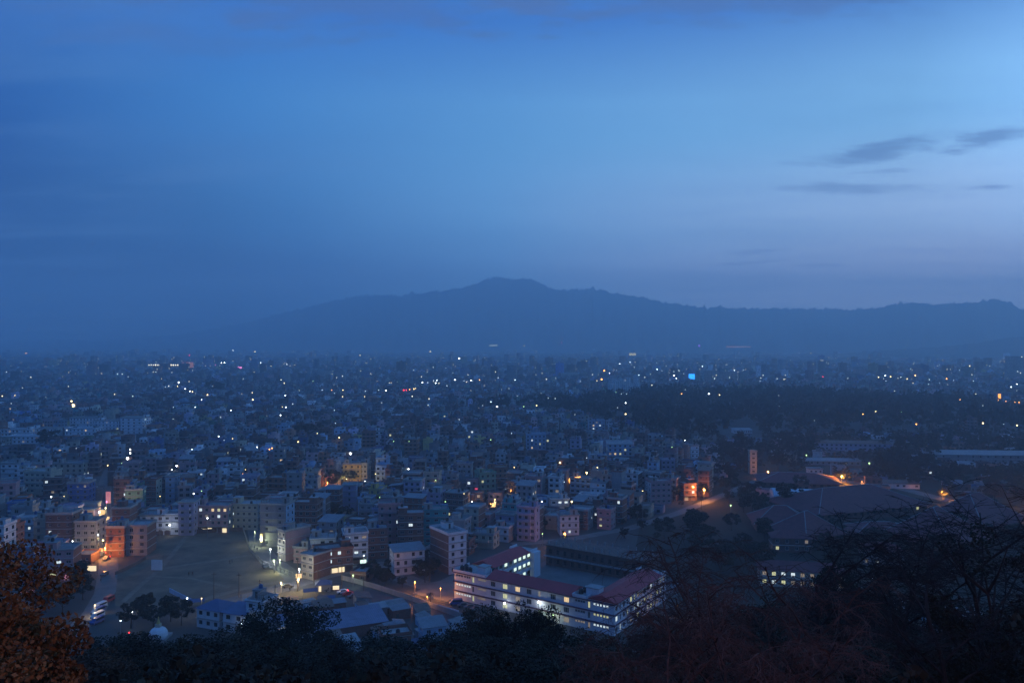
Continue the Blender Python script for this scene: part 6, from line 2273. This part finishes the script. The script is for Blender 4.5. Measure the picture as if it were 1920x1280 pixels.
for i, (px, py, dist, rx, h, kd, lab) in enumerate(FT):
    x = (px - 960) / F * dist
    ztop = H - (py - 640) / F * dist
    gz = hill_z(x, dist)
    hh_ = max(h * 0.6, ztop - gz + 0.5)
    tree(x, dist, ztop - hh_, hh_, rx, kd, 'near', lab, seed=i)
# undergrowth so that no bare soil shows between the trunks
ug = []
for i in range(320):
    y = nrg.uniform(26, 175)
    x = nrg.uniform(-0.95, 0.95) * y
    gz = hill_z(x, y)
    r_ = nrg.uniform(1.6, 3.2)
    q = crown_arrays(900 + i, r_ * 1.3, r_ * 1.3, r_, 420, 0.42, 10)
    q += np.array([x, y, max(0, gz) + r_ * 0.55])
    ug.append(q)
q = np.concatenate(ug)
o = link(bpy.data.objects.new('undergrowth', big_mesh('undergrowth', q, np.arange(len(q)).reshape(-1, 4), [LM['olive']])))
tag(o, 'dark bushes and undergrowth covering the hillside below the viewpoint', 'bushes', kind='stuff')
# the orange lit foliage close by at left: two crowns of rusty leaves
for i, (px, py, dist, rx, h, lab) in enumerate(((-88, 950, 15.5, 2.1, 6.4, 'near tree with rusty leaves lit orange at the left edge'), (5, 1130, 13.5, 1.3, 3.4, 'lower rusty leafed tree lit orange in the bottom left corner'))):
    x = (px - 960) / F * dist
    ztop = H - (py - 640) / F * dist
    q = crown_arrays(70 + i, rx, rx, h * 0.42, 20000, 0.095, 70)
    me = big_mesh('crown', q, np.arange(len(q)).reshape(-1, 4), [LM['rust']])
    gz = hill_z(x, dist)
    root = thing('rusty_tree', (x, dist, gz), 0, lab, 'tree')
    inst('crown', me, root, (0, 0, ztop - h * 0.42 - gz))
    inst('trunk', trunk_mesh(max(2, ztop - gz - h * 0.3), 0.12, 40 + i, 3, rx * 0.4, M_bark), root)


# bare trees with drooping reddish twigs
def bare_mesh(seed, height, spread, n_main=9, droop=0.5, tw=0.012):
    rr = random.Random(seed)
    mb = MB()

    def br(p, d, L, r, lev):
        seg = 4 if lev < 2 else 3
        q = p.copy()
        dd = d.copy()
        pts = [q.copy()]
        for s_ in range(seg):
            dd = (dd + Vector((rr.uniform(-.22, .22), rr.uniform(-.22, .22), rr.uniform(-.12, .16) - (droop * 0.35 if lev >= 2 else 0)))).normalized()
            q = q + dd * (L / seg)
            pts.append(q.copy())
        for s_ in range(seg):
            ra = r * (1 - 0.6 * s_ / seg)
            rb = r * (1 - 0.6 * (s_ + 1) / seg)
            mb.tube(pts[s_], pts[s_ + 1], ra, rb, n=6 if lev < 1 else (4 if lev < 2 else 3), cap=False)
        if lev >= 4:
            return
        kids = (n_main, 6, 6, 5)[lev]
        for k in range(kids):
            t_ = rr.uniform(0.3, 1.0)
            i0 = min(seg - 1, int(t_ * seg))
            bp = pts[i0].lerp(pts[i0 + 1], t_ * seg - i0)
            an = rr.uniform(0, 6.28)
            side = Vector((math.cos(an), math.sin(an), rr.uniform(0.0, 0.5) if lev < 2 else rr.uniform(-0.4, 0.3)))
            nd_ = (dd * 0.55 + side * (0.9 if lev else 0.75)).normalized()
            br(bp, nd_, L * rr.uniform(0.42, 0.62), max(tw, r * 0.42), lev + 1)
    br(Vector((0, 0, 0)), Vector((0, 0, 1)), height * 0.62, height * 0.014, 0)
    return mb


BM = {}
BT = [
    (1335, 985, 34, 11.5, 1, 'r', 'bare reddish tree with drooping twigs right of the school'),
    (1225, 1075, 30, 9.0, 2, 'r', 'bare reddish tree whose twigs cross the right end of the school'),
    (1440, 1020, 33, 11.0, 3, 'r', 'bare tree with reddish twigs before the greenish lit windows'),
    (1540, 960, 38, 13.0, 1, 'd', 'tall bare tree in front of the tiled halls'),
    (1395, 1100, 26, 8.5, 2, 'r', 'nearest bare tree with glowing reddish twigs at the bottom'),
    (1290, 1130, 25, 8.0, 3, 'r', 'low bare tree with reddish twigs at the bottom centre right'),
    (1640, 1010, 40, 12.5, 2, 'd', 'bare dark tree in front of the low tiled hall'),
    (1500, 1130, 27, 8.0, 1, 'r', 'low bare reddish tree at the bottom right'),
    (1850, 925, 37, 14.5, 3, 'd', 'biggest dark tree with level boughs at the right edge'),
    (1780, 1000, 34, 12.0, 1, 'd', 'dark bare tree just left of the biggest one at right'),
    (1915, 990, 35, 12.5, 2, 'd', 'dark bare tree cut off by the right edge'),
    (1150, 1165, 27, 7.0, 1, 'r', 'small bare reddish tree below the near corner of the school'),
]
M_twr = mat('twig_reddish', (0.085, 0.046, 0.034), 0.9, 0.3, 3.0)
M_twd = mat('twig_dark', (0.03, 0.026, 0.024), 0.9, 0.3, 3.0)
for i, (px, py, dist, h, v_, cl, lab) in enumerate(BT):
    k = (v_, cl)
    if k not in BM:
        BM[k] = bare_mesh(v_ * 13, 10.0, 4, 9, 0.55 if cl == 'r' else 0.1, 0.011).mesh('branches', M_twr if cl == 'r' else M_twd)
        print('bare', len(BM[k].polygons))
    x = (px - 960) / F * dist
    ztop = H - (py - 640) / F * dist
    root = thing('bare_tree', (x, dist, ztop - h * 0.9), i * 1.3, lab, 'tree')
    inst('branches', BM[k], root, (0, 0, 0), 0, h / 10.0)
    inst('trunk', trunk_mesh(h * 0.42, 0.16, 60 + i, 0, 1, M_bark), root, (0, 0, -1.0))
# sparse dark leaves that make the biggest right hand tree heavy
x = (1850 - 960) / F * 36.8
q = crown_arrays(501, 3.4, 3.0, 5.0, 9000, 0.16, 46)
root = thing('leafy_tree', (x, 36.2, 70.0), 0, 'dense dark needle tree standing inside the biggest bare one', 'tree')
inst('crown', big_mesh('crown', q, np.arange(len(q)).reshape(-1, 4), [LM['dark']]), root, (0, 0, 7.0))
inst('trunk', trunk_mesh(9, 0.2, 3, 8, 2.4), root)

# trees in the town and compound
tr = random.Random(77)
spots = []


def try_tree(px, py, r, need=None):
    p = at(px, py)
    if blocked(p.x, p.y, r * 0.7):
        return None
    for q, rr_ in spots:
        if (p - q).length < (r + rr_) * 0.75:
            return None
    spots.append((p, r))
    return p


TREEZ = [
    (PX_PARK, 190, (1200, 1960), (832, 1090), 'tree of the dark planting round the tiled halls', 'trees round the tiled halls', (3.5, 6.0)),
    ([(690, 1050), (800, 1050), (850, 1088), (800, 1108), (700, 1096), (655, 1070)], 30, (650, 850), (1045, 1105), 'dark tree in the thicket between the junction and the school', 'trees between the junction and the school', (1.8, 3.4)),
    ([(75, 1080), (190, 1075), (198, 1100), (150, 1150), (60, 1150)], 12, (60, 200), (1075, 1150), 'dark tree left of the bend of the bright street', 'trees left of the street bend', (3, 5)),
    ([(640, 1092), (880, 1165), (860, 1176), (640, 1112)], 7, (650, 870), (1096, 1175), 'low dark tree beside the sloping road', 'trees beside the sloping road', (2, 3)),
    ([(985, 990), (1180, 962), (1290, 940), (1300, 985), (1230, 1025), (1060, 1008)], 14, (985, 1300), (940, 1025), 'dark tree behind the unfinished block', 'trees behind the unfinished block', (1.6, 3.0)),
    ([(230, 1140), (350, 1146), (350, 1180), (200, 1190)], 6, (200, 350), (1132, 1190), 'dark tree in the clump below the sports ground', 'trees below the sports ground', (2.5, 4.5)),
    ([(1150, 930), (1300, 905), (1300, 940), (1160, 945)], 5, (1170, 1330), (905, 1010), 'dark tree near the orange lit road', 'trees near the orange lit road', (3, 5)),
]
ti = 0
tz = {}
for poly, n, xr, yr, lab, grp, rr_ in TREEZ:
    k = 0
    for _ in range(n * 12):
        if k >= n:
            break
        px, py = tr.uniform(*xr), tr.uniform(*yr)
        if not in_poly(px, py, poly):
            continue
        r = tr.uniform(*rr_)
        Yt = F * H / (py - 640)
        if not vis_ok(px, r * F / Yt, Yt, r * 2.1) or (1170 < px < 1300 and 940 < py < 1075 and r > 3.0):
            continue
        p = try_tree(px, py, r)
        if p is None:
            continue
        kd = tr.choice(['dark', 'dark', 'olive'])
        tz.setdefault((lab.replace('dark tree', 'tree'), ('tall ' if r > (rr_[0] + rr_[1]) / 2 else 'low ') + ('olive ' if kd == 'olive' else 'dark ')), []).append((px, tree(p.x, p.y, 0, r * 2.1, r, kd, 'mid' if p.y < 420 else 'city', lab, grp, seed=ti)))
        k += 1
        ti += 1
for (lb_, sz), L in tz.items():
    order_labels(L, '# ' + sz + lb_)
NT_ = [(90, 845, 9, 'dark mass of a wide tree right below the white terrace rows'), (100, 850, 7, 'smaller dark tree beside the wide one below the white rows'), (300, 812, 7, 'dark tree right of the tall white building'), (318, 818, 6, 'second dark tree right of the tall white building'),
       (628, 920, 6, 'dark tree lit orange from below left of the yellow house'), (655, 908, 4.5, 'round dark tree before the yellow lit front'), (585, 835, 10, 'broad dark tree among the roofs left of centre'), (560, 830, 8, 'dark tree just left of the broad one among the roofs'),
       (645, 985, 5, 'dark tree behind the brick frame block'), (620, 980, 5, 'dark tree right of the brick frame block'), (1575, 905, 4, 'bush glowing orange beside the low white row'), (1768, 938, 3.5, 'bush glowing orange where the far road runs right'), (797, 1092, 4, 'bush glowing orange left of the school yard'),
       (1478, 955, 7, 'round dark tree in front of the vaulted hall'), (402, 745, 14, 'dark round tree far out at left'), (1245, 1010, 5, 'dark tree behind the right end of the unfinished block'), (1195, 985, 5, 'dark tree left of the orange lit road'), (955, 935, 4, 'dark tree beside the lit side street')]
for i, (px, py, r, lab) in enumerate(NT_):
    p = at(px, py)
    tree(p.x, p.y, 0, r * 2.0, r, 'dark', 'mid', lab, seed=i)
# palm beside the school yard
p = at(806, 1134)
pr = thing('palm_tree', p, 0, 'small palm tree at the corner of the orange lit yard', 'tree')
MB().tube((0, 0, 0), (0.2, 0, 3.8), 0.22, 0.14, n=7).build('trunk', pr, M_bark)
mb = MB()
for i in range(16):
    an = i * 6.283 / 16
    el = tr.uniform(0.1, 0.9)
    q = Vector((0.2, 0, 3.8))
    for s_ in range(5):
        L = 0.42
        e_ = q + Vector((math.cos(an) * math.cos(el) * L, math.sin(an) * math.cos(el) * L, math.sin(el) * L))
        sd = Vector((-math.sin(an), math.cos(an), 0)) * (0.22 * (1 - s_ / 5.5))
        mb.face([q - sd, e_ - sd * 0.8, e_ + sd * 0.8, q + sd])
        q = e_
        el -= 0.42
mb.build('fronds', pr, LM['dark'])

# the dark wood beyond the town, with scattered trees through the far city
wv = [crown_arrays(300 + i, 1.0, 1.0, 0.9, 90, 0.42, 9) for i in range(4)]
acc = []


def wood_tree(x, y, h, r, z=0):
    if y < 1300 and not vis_ok(to_px(x, y)[0], r * F / y, y, h):
        return
    q = wv[tr.randrange(4)] * np.array([r, r, h * 0.42])
    a = tr.uniform(0, 6.28)
    c_, s_ = math.cos(a), math.sin(a)
    q = np.stack([q[:, 0] * c_ - q[:, 1] * s_ + x, q[:, 0] * s_ + q[:, 1] * c_ + y, q[:, 2] + h * 0.58 + z], axis=1)
    acc.append(q)


nw = 0
for _ in range(9000):
    px = tr.uniform(860, 1990)
    y = math.sqrt(tr.uniform(680 ** 2, 1330 ** 2))
    x = (px - 960) / F * y
    py = to_px(x, y)[1]
    if not in_poly(px, py, PX_FOREST):
        continue
    if y < 900 and blocked(x, y, 8):
        continue
    if abs(px - 1393) < 22 and 795 < py < 822:
        continue
    wood_tree(x, y, tr.uniform(13, 24), tr.uniform(5, 9))
    nw += 1
    if nw > 1500:
        break
for _ in range(1500):
    px = tr.uniform(-60, 1980)
    y = math.sqrt(tr.uniform(480 ** 2, 2600 ** 2))
    x = (px - 960) / F * y
    if y < 900 and blocked(x, y, 4):
        continue
    if in_poly(px, to_px(x, y)[1], PX_FOREST):
        continue
    wood_tree(x, y, tr.uniform(8, 17), tr.uniform(4, 8))
for _ in range(700):      # open park at the right
    px, py = tr.uniform(1330, 1980), tr.uniform(812, 905)
    if not in_poly(px, py, PX_PARK):
        continue
    p = at(px, py)
    if blocked(p.x, p.y, 4):
        continue
    if any(seg_d(p.x, p.y, a, b) < 9 for pts, w in ROADW for a, b in zip(pts, pts[1:])):
        continue
    wood_tree(p.x, p.y, tr.uniform(6, 13), tr.uniform(3, 6))
q = np.concatenate(acc)
print('wood trees', len(acc), nw)
o = link(bpy.data.objects.new('wood', big_mesh('wood', q, np.arange(len(q)).reshape(-1, 4), [LM['dark']])))
tag(o, 'dark wood beyond the town with trees scattered through the far blocks', 'wood', kind='stuff')

# ------------------------------------------------------------------ the sodium lamps of the temple hill, behind the viewpoint
for x, y, w, cl, lab in ((-7.5, 3.0, 210, (1.0, 0.42, 0.10), 'orange sodium lamp on the hill beside the viewpoint at left'), (13, 2, 3600, (1.0, 0.33, 0.14), 'reddish lamp on the hill beside the viewpoint at right')):
    gz = hill_z(x, y)
    z = 93.5
    root = thing('hill_lamp', (x, y, gz), 0, lab, 'lamp')
    inst('pole', POLE, root, (0, 0, 0), 0, (1.2, 1.2, z - gz))
    inst('lamp_head', head_mesh(E_oran), root, (0, 0, z - gz), 0, 0.22)
    ld = bpy.data.lights.new('lamp_light', 'POINT')
    ld.energy = w
    ld.color = cl
    ld.shadow_soft_size = 0.2
    lo = bpy.data.objects.new('lamp_light', ld)
    link(lo, root)
    lo.location = (0, 0.5, z - gz - 0.3)
print('objects', len(bpy.data.objects))
